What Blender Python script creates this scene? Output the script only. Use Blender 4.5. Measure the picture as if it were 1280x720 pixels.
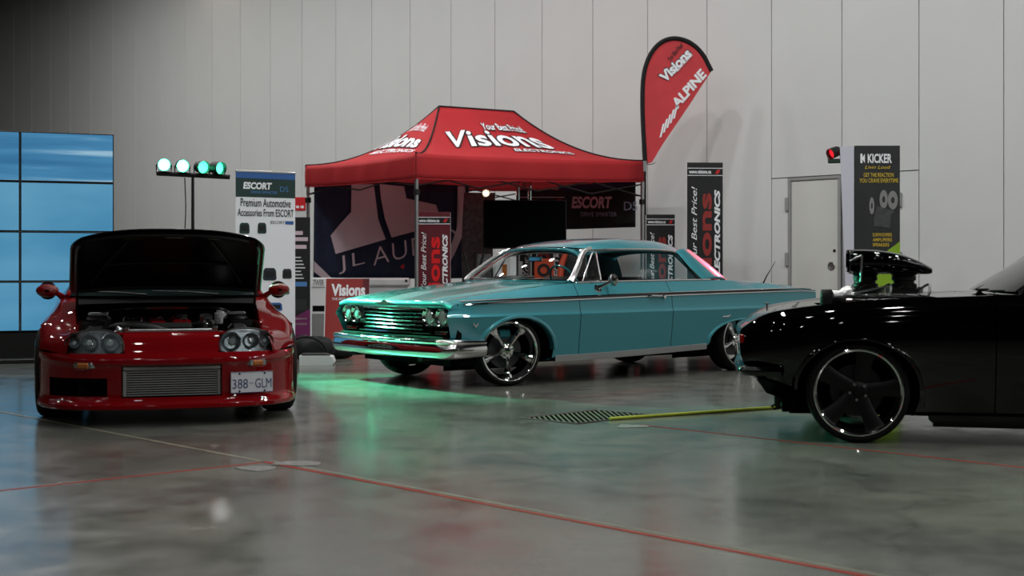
import bpy, bmesh, math, random
import numpy as np
from mathutils import Vector, Matrix
random.seed(7)
for o in list(bpy.data.objects): bpy.data.objects.remove(o)
S = bpy.context.scene
COL = S.collection
PI = math.pi

# ------------------------------------------------------------------ camera
FPX, CAMH, HORIZON = 1680.0, 1.07, 335.0
cd = bpy.data.cameras.new('camera'); cam = bpy.data.objects.new('camera', cd); COL.objects.link(cam)
cam.location = (0, 0, CAMH); cam.rotation_euler = (PI/2, 0, 0)
cd.sensor_fit = 'HORIZONTAL'; cd.sensor_width = 36.0; cd.lens = FPX*36/1280
cd.shift_y = -(360-HORIZON)/1280
cd.clip_end = 200
cd.dof.use_dof = True; cd.dof.focus_distance = 12.6; cd.dof.aperture_fstop = 2.8
S.camera = cam

# ------------------------------------------------------------------ world and exposure
S.view_settings.view_transform = 'Standard'; S.view_settings.look = 'None'
S.view_settings.gamma = 1.0; S.view_settings.use_curve_mapping = False
S.view_settings.exposure = 0.0
w = bpy.data.worlds.new('hall_air'); S.world = w; w.use_nodes = True
w.node_tree.nodes['Background'].inputs[0].default_value = (0.02, 0.02, 0.02, 1)
w.node_tree.nodes['Background'].inputs[1].default_value = 1.0

# hall frame: local x runs along the back wall to the right, local y away from the camera
WALL_ANG = math.atan2(-0.721, 0.693)
WALL_O = Vector((-11.306, 36.1, 0))
PW = 1.22                       # panel width
HALL_H = 9.3
def hall(x, y, z=0.0):
    c, s = math.cos(WALL_ANG), math.sin(WALL_ANG)
    return Vector((WALL_O.x + c*x - s*y, WALL_O.y + s*x + c*y, z))

# ceiling lamps of the hall: a regular grid of round high-bay fittings
LAMP_W = 131.0
def lamp(loc, watts, col=(1, .992, .975), size=0.34, aim=None, name='high_bay_lamp'):
    l = bpy.data.lights.new(name, 'AREA'); l.shape = 'DISK'; l.size = size; l.energy = watts; l.color = col
    o = bpy.data.objects.new(name, l); COL.objects.link(o); o.location = loc
    return o
ROWS = ((-5.0, .86, 2.5), (-10.5, .50, 2.5), (-16., .34, 5.4), (-22., .22, 5.4), (-28., .22, 5.4))
for ry, k, step in ROWS:
    x = 3.5
    while x < 50:
        lamp(hall(x, ry, 9.0), LAMP_W*k); x += step
lamp(hall(6.6, -.8, 8.9), 14, (1, .86, .66), .3, name='wall_washer_lamp')

def spot(loc, target, col, watts, cone=50, blend=.6, size=.06, name='stage_spot'):
    l = bpy.data.lights.new(name, 'SPOT'); l.energy = watts; l.color = col; l.spot_size = math.radians(cone)
    l.spot_blend = blend; l.shadow_soft_size = size
    o = bpy.data.objects.new(name, l); COL.objects.link(o); o.location = loc
    d = Vector(target) - Vector(loc)
    o.rotation_euler = d.to_track_quat('-Z', 'Y').to_euler()
    return o

# ------------------------------------------------------------------ materials
def lin(c):
    if isinstance(c, str):
        c = c.lstrip('#'); c = [int(c[i:i+2], 16)/255 for i in (0, 2, 4)]
    return tuple(x/12.92 if x <= .04045 else ((x+.055)/1.055)**2.4 for x in c)
MATS = {}
def mat(name, col, rough=.5, metal=0., coat=0., spec=.5, trans=0., emit=None, es=0., noise=0., nscale=8., alpha=1., ior=1.45, sheen=0., bump=0.):
    if name in MATS: return MATS[name]
    m = bpy.data.materials.new(name); m.use_nodes = True; nt = m.node_tree; p = nt.nodes['Principled BSDF']
    c = lin(col)
    p.inputs['Base Color'].default_value = (*c, 1); p.inputs['Roughness'].default_value = rough
    p.inputs['Metallic'].default_value = metal; p.inputs['Coat Weight'].default_value = coat
    p.inputs['Coat Roughness'].default_value = .03
    p.inputs['Specular IOR Level'].default_value = spec; p.inputs['Transmission Weight'].default_value = trans
    p.inputs['IOR'].default_value = ior; p.inputs['Alpha'].default_value = alpha
    if sheen: p.inputs['Sheen Weight'].default_value = sheen
    if emit:
        p.inputs['Emission Color'].default_value = (*lin(emit), 1); p.inputs['Emission Strength'].default_value = es
    if noise or bump:
        tc = nt.nodes.new('ShaderNodeTexCoord'); n = nt.nodes.new('ShaderNodeTexNoise')
        n.inputs['Scale'].default_value = nscale; n.inputs['Detail'].default_value = 4
        nt.links.new(tc.outputs['Object'], n.inputs['Vector'])
        if noise:
            r = nt.nodes.new('ShaderNodeMapRange'); r.inputs['To Min'].default_value = 1-noise; r.inputs['To Max'].default_value = 1+noise
            r.inputs['From Min'].default_value = .3; r.inputs['From Max'].default_value = .7
            nt.links.new(n.outputs['Fac'], r.inputs['Value'])
            v = nt.nodes.new('ShaderNodeVectorMath'); v.operation = 'SCALE'; v.inputs[0].default_value = c
            nt.links.new(r.outputs['Result'], v.inputs['Scale']); nt.links.new(v.outputs['Vector'], p.inputs['Base Color'])
        if bump:
            b = nt.nodes.new('ShaderNodeBump'); b.inputs['Strength'].default_value = bump; b.inputs['Distance'].default_value = .02
            nt.links.new(n.outputs['Fac'], b.inputs['Height']); nt.links.new(b.outputs['Normal'], p.inputs['Normal'])
    MATS[name] = m
    return m

M = {}
M['wall'] = mat('painted_partition', '#c6c7c6', .55, noise=.03, nscale=.7)
M['seam'] = mat('dark_joint', '#4a4a4a', .8)
M['hallwall'] = mat('hall_wall_paint', '#34342f', .7, noise=.05, nscale=.3)
M['ceiling'] = mat('black_open_ceiling', '#1b1b1c', .9)
M['frame'] = mat('grey_door_frame', '#8b8b8b', .45, noise=.03)
M['door'] = mat('door_paint', '#c2c2bd', .45, noise=.02, nscale=1.5)
M['steel'] = mat('brushed_steel', '#9a9a9a', .35, 1.0)
M['chrome'] = mat('chrome', '#d8d8d8', .06, 1.0)
M['satin'] = mat('satin_aluminium', '#a9abac', .38, 1.0)
M['rubber'] = mat('tyre_rubber', '#0b0b0b', .75, spec=.25, noise=.15, nscale=30)
M['satinchrome'] = mat('soft_chrome', '#d6d6d6', .26, 1.0)
M['lampback'] = mat('silver_lamp_housing', '#8b9096', .3, .8, noise=.3, nscale=60)
M['black'] = mat('black_plastic', '#0d0d0d', .45, noise=.1)
M['matt'] = mat('matt_black', '#080808', .9, spec=.1)
M['blackpaint'] = mat('black_car_paint', '#020203', .5, coat=1.0, spec=.0)
M['blackwheel'] = mat('satin_black_wheel', '#070708', .4, spec=.3)
M['redpaint'] = mat('candy_red_car_paint', '#6c080d', .5, .1, coat=1.0, spec=.0)
M['teal'] = mat('teal_metallic_car_paint', '#33808a', .42, .4, coat=1.0, spec=.3)
def clear_glass(name, tint, ior=1.5):
    m = bpy.data.materials.new(name); m.use_nodes = True; nt = m.node_tree; nt.nodes.clear()
    out = nt.nodes.new('ShaderNodeOutputMaterial'); mx = nt.nodes.new('ShaderNodeMixShader'); fr = nt.nodes.new('ShaderNodeFresnel'); ge = nt.nodes.new('ShaderNodeNewGeometry'); mr = nt.nodes.new('ShaderNodeMapRange')
    mr.inputs['To Min'].default_value = ior; mr.inputs['To Max'].default_value = 1/ior; nt.links.new(ge.outputs['Backfacing'], mr.inputs['Value']); nt.links.new(mr.outputs['Result'], fr.inputs['IOR'])
    t = nt.nodes.new('ShaderNodeBsdfTransparent'); t.inputs[0].default_value = (*tint, 1); g = nt.nodes.new('ShaderNodeBsdfGlossy'); g.inputs['Roughness'].default_value = .02
    nt.links.new(fr.outputs[0], mx.inputs[0]); nt.links.new(t.outputs[0], mx.inputs[1]); nt.links.new(g.outputs[0], mx.inputs[2]); nt.links.new(mx.outputs[0], out.inputs['Surface'])
    return m
M['glass'] = clear_glass('clear_car_glass', (.86, .90, .89))
M['darkglass'] = mat('dark_car_glass', '#07090a', .04, spec=.6)
M['lens'] = mat('headlamp_glass', '#b4bcc0', .22, .35, coat=1.0)
M['reflector'] = mat('headlamp_reflector', '#c9ccd0', .12, 1.0)
M['amber'] = mat('amber_lens', '#9a5a28', .2, coat=.6)
M['redlens'] = mat('red_lens', '#7a0508', .15, coat=.6)
M['redfab'] = mat('red_canopy_fabric', '#c93339', .72, noise=.06, nscale=2.5, bump=.15)
def translucent(m, col, fac):
    nt = m.node_tree; p = nt.nodes['Principled BSDF']; out = nt.nodes['Material Output']
    t = nt.nodes.new('ShaderNodeBsdfTranslucent'); t.inputs[0].default_value = (*lin(col), 1); x = nt.nodes.new('ShaderNodeMixShader'); x.inputs[0].default_value = fac
    nt.links.new(p.outputs[0], x.inputs[1]); nt.links.new(t.outputs[0], x.inputs[2]); nt.links.new(x.outputs[0], out.inputs['Surface'])
translucent(M['redfab'], '#e88e94', .42)
M['blackfab'] = mat('black_fabric', '#101113', .85, noise=.2, nscale=12, bump=.2)
M['white'] = mat('white_print', '#e9e9ee', .6)
M['ink'] = mat('black_print', '#101010', .6)
M['navy'] = mat('navy_print', '#1d2430', .6, noise=.08)
M['navycloth'] = mat('navy_cloth', '#1c2740', .8, noise=.25, nscale=3, bump=.3)
M['pinkgrey'] = mat('pale_mauve_print', '#cdc0c9', .8, noise=.05, nscale=3)
M['redprint'] = mat('red_print', '#c01a20', .55)
M['bannerblack'] = mat('banner_black', '#131314', .5, noise=.15, nscale=5)
M['bannermaroon'] = mat('banner_maroon', '#5a1420', .5, noise=.15, nscale=5)
M['whiteplastic'] = mat('white_plastic', '#d7d8da', .4)
M['interior'] = mat('dark_interior', '#0c0c0e', .7, noise=.2)
M['orange'] = mat('orange_vinyl', '#a8391a', .5)
M['yellow'] = mat('yellow_print', '#c9ad2c', .5)
M['lime'] = mat('lime_print', '#7fa51e', .5)
M['grey'] = mat('grey_shell', '#7d7d7c', .5, noise=.05)
M['midgrey'] = mat('mid_grey_print', '#5b5c5e', .6, noise=.4, nscale=14)
M['darkgrey'] = mat('dark_grey_plastic', '#27282a', .5, noise=.1)
M['purple'] = mat('purple_print', '#6a1d54', .55)
M['skyblue'] = mat('blue_print', '#4b7fb8', .55)
M['bluestrip'] = mat('royal_blue_print', '#2d5a9a', .55)
M['greenhdr'] = mat('dark_green_print', '#16332f', .55)

def floor_mat():
    m = bpy.data.materials.new('polished_concrete'); m.use_nodes = True; nt = m.node_tree; p = nt.nodes['Principled BSDF']
    tc = nt.nodes.new('ShaderNodeTexCoord')
    def noise(sc, det, rough=.6, dist=0.):
        n = nt.nodes.new('ShaderNodeTexNoise'); n.inputs['Scale'].default_value = sc; n.inputs['Detail'].default_value = det
        n.inputs['Roughness'].default_value = rough; n.inputs['Distortion'].default_value = dist
        nt.links.new(tc.outputs['Object'], n.inputs['Vector']); return n
    a = noise(.55, 5, .62, .6); b = noise(3.2, 6, .65, .3); c = noise(40, 3)
    def ramp(src, pts):
        r = nt.nodes.new('ShaderNodeValToRGB'); e = r.color_ramp.elements
        e[0].position, e[0].color = pts[0][0], (*pts[0][1], 1); e[1].position, e[1].color = pts[-1][0], (*pts[-1][1], 1)
        for q, cc in pts[1:-1]:
            n = e.new(q); n.color = (*cc, 1)
        nt.links.new(src, r.inputs[0]); return r
    ra = ramp(a.outputs['Fac'], [(.3, lin('#4c4d49')), (.5, lin('#5f605a')), (.7, lin('#707268'))])
    rb = ramp(b.outputs['Fac'], [(.3, (.8, .8, .8)), (.5, (1, 1, 1)), (.72, (1.06, 1.06, 1.05))])
    mx = nt.nodes.new('ShaderNodeMix'); mx.data_type = 'RGBA'; mx.blend_type = 'MULTIPLY'; mx.inputs[0].default_value = .85
    nt.links.new(ra.outputs[0], mx.inputs[6]); nt.links.new(rb.outputs[0], mx.inputs[7])
    # hairline cracks and scuffs
    vo = nt.nodes.new('ShaderNodeTexVoronoi'); vo.feature = 'DISTANCE_TO_EDGE'; vo.inputs['Scale'].default_value = .42
    wv = nt.nodes.new('ShaderNodeVectorMath'); wv.operation = 'ADD'
    nz = noise(1.3, 4); sc = nt.nodes.new('ShaderNodeVectorMath'); sc.operation = 'SCALE'; sc.inputs['Scale'].default_value = .9
    nt.links.new(nz.outputs['Color'], sc.inputs[0]); nt.links.new(tc.outputs['Object'], wv.inputs[0]); nt.links.new(sc.outputs['Vector'], wv.inputs[1])
    nt.links.new(wv.outputs['Vector'], vo.inputs['Vector'])
    rc = ramp(vo.outputs['Distance'], [(0, (.55, .55, .55)), (.012, (.9, .9, .9)), (.03, (1, 1, 1))])
    m2 = nt.nodes.new('ShaderNodeMix'); m2.data_type = 'RGBA'; m2.blend_type = 'MULTIPLY'; m2.inputs[0].default_value = .6
    nt.links.new(mx.outputs[2], m2.inputs[6]); nt.links.new(rc.outputs[0], m2.inputs[7])
    nt.links.new(m2.outputs[2], p.inputs['Base Color'])
    rr = nt.nodes.new('ShaderNodeMapRange'); rr.inputs['From Min'].default_value = .3; rr.inputs['From Max'].default_value = .7
    rr.inputs['To Min'].default_value = .13; rr.inputs['To Max'].default_value = .25
    nt.links.new(b.outputs['Fac'], rr.inputs['Value']); nt.links.new(rr.outputs[0], p.inputs['Roughness'])
    p.inputs['Specular IOR Level'].default_value = .42
    return m
M['floor'] = floor_mat()

# ------------------------------------------------------------------ mesh building helpers
class MB:
    def __init__(s): s.v = []; s.f = []
    def add(s, vs, fs):
        b = len(s.v); s.v += [tuple(float(c) for c in p) for p in vs]; s.f += [tuple(b+i for i in q) for q in fs]; return s
    def box(s, x0, x1, y0, y1, z0, z1, bev=0.):
        if x0 > x1: x0, x1 = x1, x0
        if y0 > y1: y0, y1 = y1, y0
        if z0 > z1: z0, z1 = z1, z0
        if bev <= 0:
            vs = [(x, y, z) for x in (x0, x1) for y in (y0, y1) for z in (z0, z1)]
            return s.add(vs, [(0,1,3,2),(4,6,7,5),(0,4,5,1),(2,3,7,6),(0,2,6,4),(1,5,7,3)])
        bev = min(bev, .49*min(x1-x0, y1-y0, z1-z0))
        vs = []; idx = {}
        for i, x in enumerate((x0, x1)):
            for j, y in enumerate((y0, y1)):
                for k, z in enumerate((z0, z1)):
                    sx, sy, sz = (1-2*i)*bev, (1-2*j)*bev, (1-2*k)*bev
                    for a, p in enumerate(((x, y+sy, z+sz), (x+sx, y, z+sz), (x+sx, y+sy, z))):
                        idx[(i,j,k,a)] = len(vs); vs.append(p)
        q = lambda *t: tuple(idx[u] for u in t)
        fs = []
        for i in (0,1): fs.append(q((i,0,0,0),(i,1,0,0),(i,1,1,0),(i,0,1,0)))
        for j in (0,1): fs.append(q((0,j,0,1),(1,j,0,1),(1,j,1,1),(0,j,1,1)))
        for k in (0,1): fs.append(q((0,0,k,2),(1,0,k,2),(1,1,k,2),(0,1,k,2)))
        for i in (0,1):
            for j in (0,1): fs.append(q((i,j,0,0),(i,j,1,0),(i,j,1,1),(i,j,0,1)))
        for i in (0,1):
            for k in (0,1): fs.append(q((i,0,k,0),(i,1,k,0),(i,1,k,2),(i,0,k,2)))
        for j in (0,1):
            for k in (0,1): fs.append(q((0,j,k,1),(1,j,k,1),(1,j,k,2),(0,j,k,2)))
        for i in (0,1):
            for j in (0,1):
                for k in (0,1): fs.append(q((i,j,k,0),(i,j,k,1),(i,j,k,2)))
        return s.add(vs, fs)
    def tube(s, pts, r, n=8, cap=True, closed=False):
        P = [Vector(p) for p in pts]; m = len(P)
        R = r if isinstance(r, (list, tuple)) else [r]*m
        T = []
        for i in range(m):
            a = P[(i-1) % m] if (closed or i > 0) else P[i]; b = P[(i+1) % m] if (closed or i < m-1) else P[i]
            T.append((b-a).normalized())
        up = Vector((0,0,1)) if abs(T[0].z) < .9 else Vector((1,0,0))
        N = (up - T[0]*up.dot(T[0])).normalized(); vs = []
        for i in range(m):
            N = (N - T[i]*N.dot(T[i]));
            if N.length < 1e-6: N = T[i].orthogonal()
            N.normalize(); B = T[i].cross(N)
            for k in range(n):
                a = 2*PI*k/n; vs.append(P[i] + (N*math.cos(a) + B*math.sin(a))*R[i])
        fs = [(i*n+k, i*n+(k+1) % n, ((i+1) % m)*n+(k+1) % n, ((i+1) % m)*n+k) for i in range(m if closed else m-1) for k in range(n)]
        if cap and not closed: fs += [tuple(range(n))[::-1], tuple((m-1)*n+k for k in range(n))]
        return s.add(vs, fs)
    def lathe(s, prof, o=(0,0,0), ax=(0,0,1), n=32, cap0=False, cap1=False, a0=0, a1=2*PI):
        o = Vector(o); ax = Vector(ax).normalized(); e = ax.orthogonal().normalized(); g = ax.cross(e)
        full = abs(a1-a0-2*PI) < 1e-6; m = n if full else n+1; vs = []
        for r, h in prof:
            for k in range(m):
                a = a0+(a1-a0)*k/n; vs.append(o + ax*h + (e*math.cos(a)+g*math.sin(a))*r)
        fs = []
        for i in range(len(prof)-1):
            for k in range(n):
                k2 = (k+1) % m if full else k+1
                fs.append((i*m+k, i*m+k2, (i+1)*m+k2, (i+1)*m+k))
        if cap0: fs.append(tuple(range(m))[::-1])
        if cap1: fs.append(tuple((len(prof)-1)*m+k for k in range(m)))
        return s.add(vs, fs)
    def prism(s, poly, P, ex, ey, en, d):
        P, ex, ey, en = map(Vector, (P, ex, ey, en)); n = len(poly)
        vs = [P + ex*a + ey*b for a, b in poly] + [P + ex*a + ey*b + en*d for a, b in poly]
        fs = [tuple(range(n))[::-1], tuple(range(n, 2*n))] + [(i, (i+1) % n, n+(i+1) % n, n+i) for i in range(n)]
        return s.add(vs, fs)
    def grid(s, G, keep=None, flip=False):
        G = np.asarray(G); a, b = G.shape[:2]
        fs = []
        for i in range(a-1):
            for j in range(b-1):
                if keep is not None and not keep[i, j]: continue
                q = (i*b+j, (i+1)*b+j, (i+1)*b+j+1, i*b+j+1); fs.append(q[::-1] if flip else q)
        used = sorted({i for q in fs for i in q}); mp = {u: k for k, u in enumerate(used)}
        flat = G.reshape(-1, 3)
        return s.add([flat[u] for u in used], [tuple(mp[i] for i in q) for q in fs])
    def mesh(s, name, ang=32):
        me = bpy.data.meshes.new(name); me.from_pydata(s.v, [], s.f); me.validate()
        bm = bmesh.new(); bm.from_mesh(me); bmesh.ops.remove_doubles(bm, verts=bm.verts, dist=1e-5)
        bmesh.ops.recalc_face_normals(bm, faces=bm.faces); bm.to_mesh(me); bm.free()
        if ang:
            me.polygons.foreach_set('use_smooth', [True]*len(me.polygons)); me.set_sharp_from_angle(angle=math.radians(ang))
        return me

def place(name, me, m, parent=None, loc=(0,0,0), rot=(0,0,0)):
    o = bpy.data.objects.new(name, me); COL.objects.link(o)
    if m is not None and not me.materials: me.materials.append(M[m] if isinstance(m, str) else m)
    o.parent = parent; o.location = loc; o.rotation_euler = rot
    return o
def obj(name, mb, m, parent=None, ang=32, loc=(0,0,0), rot=(0,0,0), solid=0., solid_off=-1):
    o = place(name, mb.mesh(name, ang), m, parent, loc, rot)
    if solid:
        md = o.modifiers.new('thickness', 'SOLIDIFY'); md.thickness = solid; md.offset = solid_off
    return o
def empty(name, loc=(0,0,0), rz=0., parent=None):
    o = bpy.data.objects.new(name, None); COL.objects.link(o); o.empty_display_size = .1
    o.location = loc; o.rotation_euler = (0,0,rz); o.parent = parent; return o
def tag(o, label, cat, group=None):
    o['label'] = label; o['category'] = cat
    if group: o['group'] = group
    return o
def thing(name, label, cat, loc=(0,0,0), rz=0., group=None):
    return tag(empty(name, loc, rz), label, cat, group)
def struct(o, label=None, cat=None):
    o['kind'] = 'structure'
    if label: o['label'] = label
    if cat: o['category'] = cat
    return o

_tc = {}
def text2d(s, bold=0., shear=0., spacing=1.):
    key = (s, bold, shear, spacing)
    if key in _tc: return _tc[key]
    cu = bpy.data.curves.new('t', 'FONT'); cu.body = s; cu.size = 1; cu.offset = bold; cu.shear = shear; cu.resolution_u = 3; cu.space_character = spacing
    ob = bpy.data.objects.new('t', cu); COL.objects.link(ob)
    me = bpy.data.meshes.new_from_object(ob)
    vs = np.array([v.co[:2] for v in me.vertices]); fs = [tuple(p.vertices) for p in me.polygons]
    bpy.data.objects.remove(ob); bpy.data.curves.remove(cu); bpy.data.meshes.remove(me)
    lo, hi = vs.min(0), vs.max(0); vs = (vs-lo)/(hi-lo)
    _tc[key] = (vs, fs, (hi-lo)[0]/(hi-lo)[1]); return _tc[key]
def text(parent, s, fn, m, bold=0., shear=0., spacing=1., name='lettering'):
    """fn maps (a,b) in the unit box of the string to a point of the parent's frame"""
    vs, fs, _ = text2d(s, bold, shear, spacing)
    me = bpy.data.meshes.new(name); me.from_pydata([tuple(fn(a, b)) for a, b in vs], [], fs); me.validate()
    return place(name, me, m, parent)
def flat(P, ex, ey, w, h, off=Vector((0,0,0))):
    P, ex, ey, off = Vector(P), Vector(ex), Vector(ey), Vector(off)
    return lambda a, b: P + ex*(a*w) + ey*(b*h) + off

def pch(pts):
    x = np.array([p[0] for p in pts], float); y = np.array([p[1] for p in pts], float)
    if len(x) == 1: return lambda q: y[0] + 0*np.asarray(q, float)
    h = np.diff(x); d = np.diff(y)/h; m = np.zeros_like(x); m[0], m[-1] = d[0], d[-1]
    for i in range(1, len(x)-1):
        if d[i-1]*d[i] > 0:
            w1, w2 = 2*h[i]+h[i-1], h[i]+2*h[i-1]; m[i] = (w1+w2)/(w1/d[i-1]+w2/d[i])
    def f(q):
        q = np.asarray(q, float); qq = np.clip(q, x[0], x[-1]); i = np.clip(np.searchsorted(x, qq)-1, 0, len(x)-2)
        t = (qq-x[i])/h[i]; t2, t3 = t*t, t*t*t
        return (2*t3-3*t2+1)*y[i] + (t3-2*t2+t)*h[i]*m[i] + (-2*t3+3*t2)*y[i+1] + (t3-t2)*h[i]*m[i+1]
    return f
def section(K, n, sharp=()):
    """K: keys x 3 -> smooth polyline, n samples per span; keys in sharp keep a crease"""
    K = np.asarray(K, float); out = []; k = len(K)
    tan = []
    for i in range(k):
        if i == 0: t = (K[1]-K[0], K[1]-K[0])
        elif i == k-1: t = (K[-1]-K[-2], K[-1]-K[-2])
        elif i in sharp: t = (K[i]-K[i-1], K[i+1]-K[i])
        else: c = (K[i+1]-K[i-1])/2; t = (c, c)
        tan.append(t)
    for i in range(k-1):
        L = np.linalg.norm(K[i+1]-K[i]); a = tan[i][1]; b = tan[i+1][0]
        a = a/ (np.linalg.norm(a)+1e-9)*L; b = b/(np.linalg.norm(b)+1e-9)*L
        for j in range(n + (i == k-2)):
            t = j/n; t2, t3 = t*t, t*t*t
            out.append((2*t3-3*t2+1)*K[i] + (t3-2*t2+t)*a + (-2*t3+3*t2)*K[i+1] + (t3-t2)*b)
    return np.array(out)
def loft(lines, xs, n=6, sharp=()):
    """lines: list of (u,v,z) functions of the nominal station"""
    return np.array([section([(u(x), v(x), z(x)) for u, v, z in lines], n, sharp) for x in xs])
def shell(car, G, region, mats, arches=(), arch_v=.0):
    """split a dense side grid into named parts on both sides of the car; G in (u,v,z), v>0"""
    G = G.copy(); a, b = G.shape[:2]
    inside = np.zeros((a, b), bool); own = np.zeros((a, b), int)-1
    for k, (cu, cz, A, B) in enumerate(arches):
        r = np.sqrt(((G[:,:,0]-cu)/A)**2 + ((G[:,:,2]-cz)/B)**2); ins = (r < 1); inside |= ins; own[ins] = k
    parts = {}
    for i in range(a-1):
        for j in range(b-1):
            q = [(i,j),(i+1,j),(i+1,j+1),(i,j+1)]
            if all(inside[p] for p in q): continue
            c = sum(G[p] for p in q)/4
            nm = region(c[0], c[1], c[2], i, j)
            if nm: parts.setdefault(nm, []).append(q)
    for i in range(a):
        for j in range(b):
            if inside[i, j]:
                cu, cz, A, B = arches[own[i, j]]; du, dz = (G[i,j,0]-cu)/A, (G[i,j,2]-cz)/B; r = math.hypot(du, dz)
                if r > 1e-6: G[i,j,0] = cu+du/r*A; G[i,j,2] = cz+dz/r*B
    res = []
    for nm, qs in parts.items():
        for side in (1, -1):
            mb = MB(); mp = {}; vs = []; fs = []
            for q in qs:
                f = []
                for p in q:
                    if p not in mp: mp[p] = len(vs); vs.append((G[p][0], -G[p][1]*side, G[p][2]))
                    f.append(mp[p])
                fs.append(tuple(f) if side > 0 else tuple(f[::-1]))
            mb.add(vs, fs)
            o = obj(nm, mb, mats[nm], car, ang=28); res.append(o)
    return res
def both(car, name, fn, m, ang=32, **k):
    """fn(side, MB) fills a mesh for one side; side=+1 is the side facing the camera (local -y)"""
    r = []
    for side in (1, -1):
        mb = MB(); fn(side, mb); r.append(obj(name, mb, m, car, ang, **k))
    return r
def mirror_pts(pts, side): return [(u, -v*side, z) for u, v, z in pts]
# ================================================================== the hall
HX0, HX1, HY0, HY1 = -8*PW, 52.0, -36.0, .0
def slab(name, pts, z0, z1, m):
    mb = MB(); n = len(pts)
    vs = [(p.x, p.y, z0) for p in pts] + [(p.x, p.y, z1) for p in pts]
    mb.add(vs, [tuple(range(n))[::-1], tuple(range(n, 2*n))] + [(i, (i+1) % n, n+(i+1) % n, n+i) for i in range(n)])
    return struct(obj(name, mb, m, ang=0))
slab('floor', [hall(HX0-.3, HY0-.3), hall(HX1+.3, HY0-.3), hall(HX1+.3, HY1+.3), hall(HX0-.3, HY1+.3)], -.2, 0, 'floor')
slab('ceiling', [hall(HX0-.3, HY0-.3), hall(HX1+.3, HY0-.3), hall(HX1+.3, HY1+.3), hall(HX0-.3, HY1+.3)], HALL_H, HALL_H+.2, 'ceiling')
slab('wall_left', [hall(HX0-.3, HY0), hall(HX0, HY0), hall(HX0, HY1), hall(HX0-.3, HY1)], 0, HALL_H, 'hallwall')
slab('wall_right', [hall(HX1, HY0), hall(HX1+.3, HY0), hall(HX1+.3, HY1), hall(HX1, HY1)], 0, HALL_H, 'hallwall')
slab('wall_front', [hall(HX0, HY0-.3), hall(HX1, HY0-.3), hall(HX1, HY0), hall(HX0, HY0)], 0, HALL_H, 'hallwall')
wb = struct(empty('wall_back', WALL_O, WALL_ANG))
obj('backing', MB().box(HX0, HX1, .055, .3, 0, HALL_H), 'seam', wb, 0)
HEAD = 2.41
pm = None
g = .006
for n in range(-8, 26):
    x0, x1 = n*PW+g, (n+1)*PW-g
    if n in (18, 19):
        obj('panel', MB().box(x0, x1, 0, .05, HEAD+.012, HALL_H-.02, .004), 'wall', wb, 0)
    else:
        if pm is None: pm = MB().box(g, PW-g, 0, .05, .015, HALL_H-.02, .004).mesh('panel', 0)
        place('panel', pm, 'wall', wb, loc=(n*PW, 0, 0))
# remaining plain wall to the right of the frame
obj('panel', MB().box(26*PW+g, HX1, 0, .05, .015, HALL_H-.02, .004), 'wall', wb, 0)
def pass_door(idx, n, hinge):
    """hinge=-1: hinges on the left"""
    base = hall(n*PW, 0); e = struct(empty('door_%d' % idx, base, WALL_ANG))
    a, b = (.30, PW-.015) if hinge < 0 else (.015, PW-.30)
    if hinge < 0: obj('side_panel', MB().box(g, a-.004, 0, .05, .015, HEAD, .004), 'wall', e, 0)
    else: obj('side_panel', MB().box(b+.004, PW-g, 0, .05, .015, HEAD, .004), 'wall', e, 0)
    obj('header_trim', MB().box(a-.0, b, -.012, .05, HEAD-.045, HEAD, .004), 'frame', e, 0)
    for x in (a, b-.05): obj('jamb', MB().box(x, x+.05, -.012, .05, .0, HEAD-.046, .004), 'frame', e, 0)
    leaf = obj('leaf', MB().box(a+.055, b-.055, .004, .045, .02, HEAD-.05, .003), 'door', e, 0)
    hx = a-.015 if hinge < 0 else b+.015
    for z in (2.02, 1.20, .35): obj('hinge', MB().box(hx-.03, hx+.03, -.03, -.001, z-.1, z+.1, .006), 'frame', e)
    kx = b-.16 if hinge < 0 else a+.16
    h = obj('flush_pull', MB().lathe([(.0,-.004),(.03,-.004),(.034,-.012),(.055,-.014),(.062,-.006),(.062,.004)], (kx, .004, 1.10), (0,1,0), 28), 'steel', e)
    obj('lock_cylinder', MB().lathe([(0,-.008),(.02,-.008),(.023,.0)], (kx+(.05 if hinge < 0 else -.05), .004, 1.32), (0,1,0), 16), 'matt', e)
    return e
pass_door(1, 18, -1); pass_door(2, 19, 1)

# ------------------------------------------------------------------ floor markings, grate, cable
def ground(px, py):
    Y = CAMH*FPX/(py-HORIZON); return Vector(((px-640)/FPX*Y, Y, 0))
def strip(name, label, cat, pts, wd, m, th=.0025, group=None):
    """a thin adhesive strip laid along ground points"""
    P = [Vector(p) for p in pts]; L = []; R = []
    for i, p in enumerate(P):
        t = (P[min(i+1, len(P)-1)] - P[max(i-1, 0)]).normalized(); nn = Vector((-t.y, t.x, 0))
        L.append(p+nn*wd/2); R.append(p-nn*wd/2)
    mb = MB(); k = len(P)
    vs = [(p.x, p.y, th) for p in L] + [(p.x, p.y, th) for p in R] + [(p.x, p.y, .0002) for p in L] + [(p.x, p.y, .0002) for p in R]
    fs = []
    for i in range(k-1):
        fs += [(i, i+1, k+i+1, k+i), (i, 2*k+i, 2*k+i+1, i+1), (k+i, k+i+1, 3*k+i+1, 3*k+i)]
    mb.add(vs, fs); o = obj(name, mb, m, ang=0); return tag(o, label, cat, group)
M['tape'] = mat('red_floor_tape', '#9a2415', .7, spec=.15, noise=.2, nscale=6)
M['oldtape'] = mat('faded_tape', '#6d6a58', .5, noise=.3, nscale=9)
M['whitetape'] = mat('scuffed_white_tape', '#63635f', .55, noise=.4, nscale=25)
gA, gB = ground(330, 577.5), ground(1110, 726)
far = gA + (gA-gB).normalized()*6.0
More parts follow.
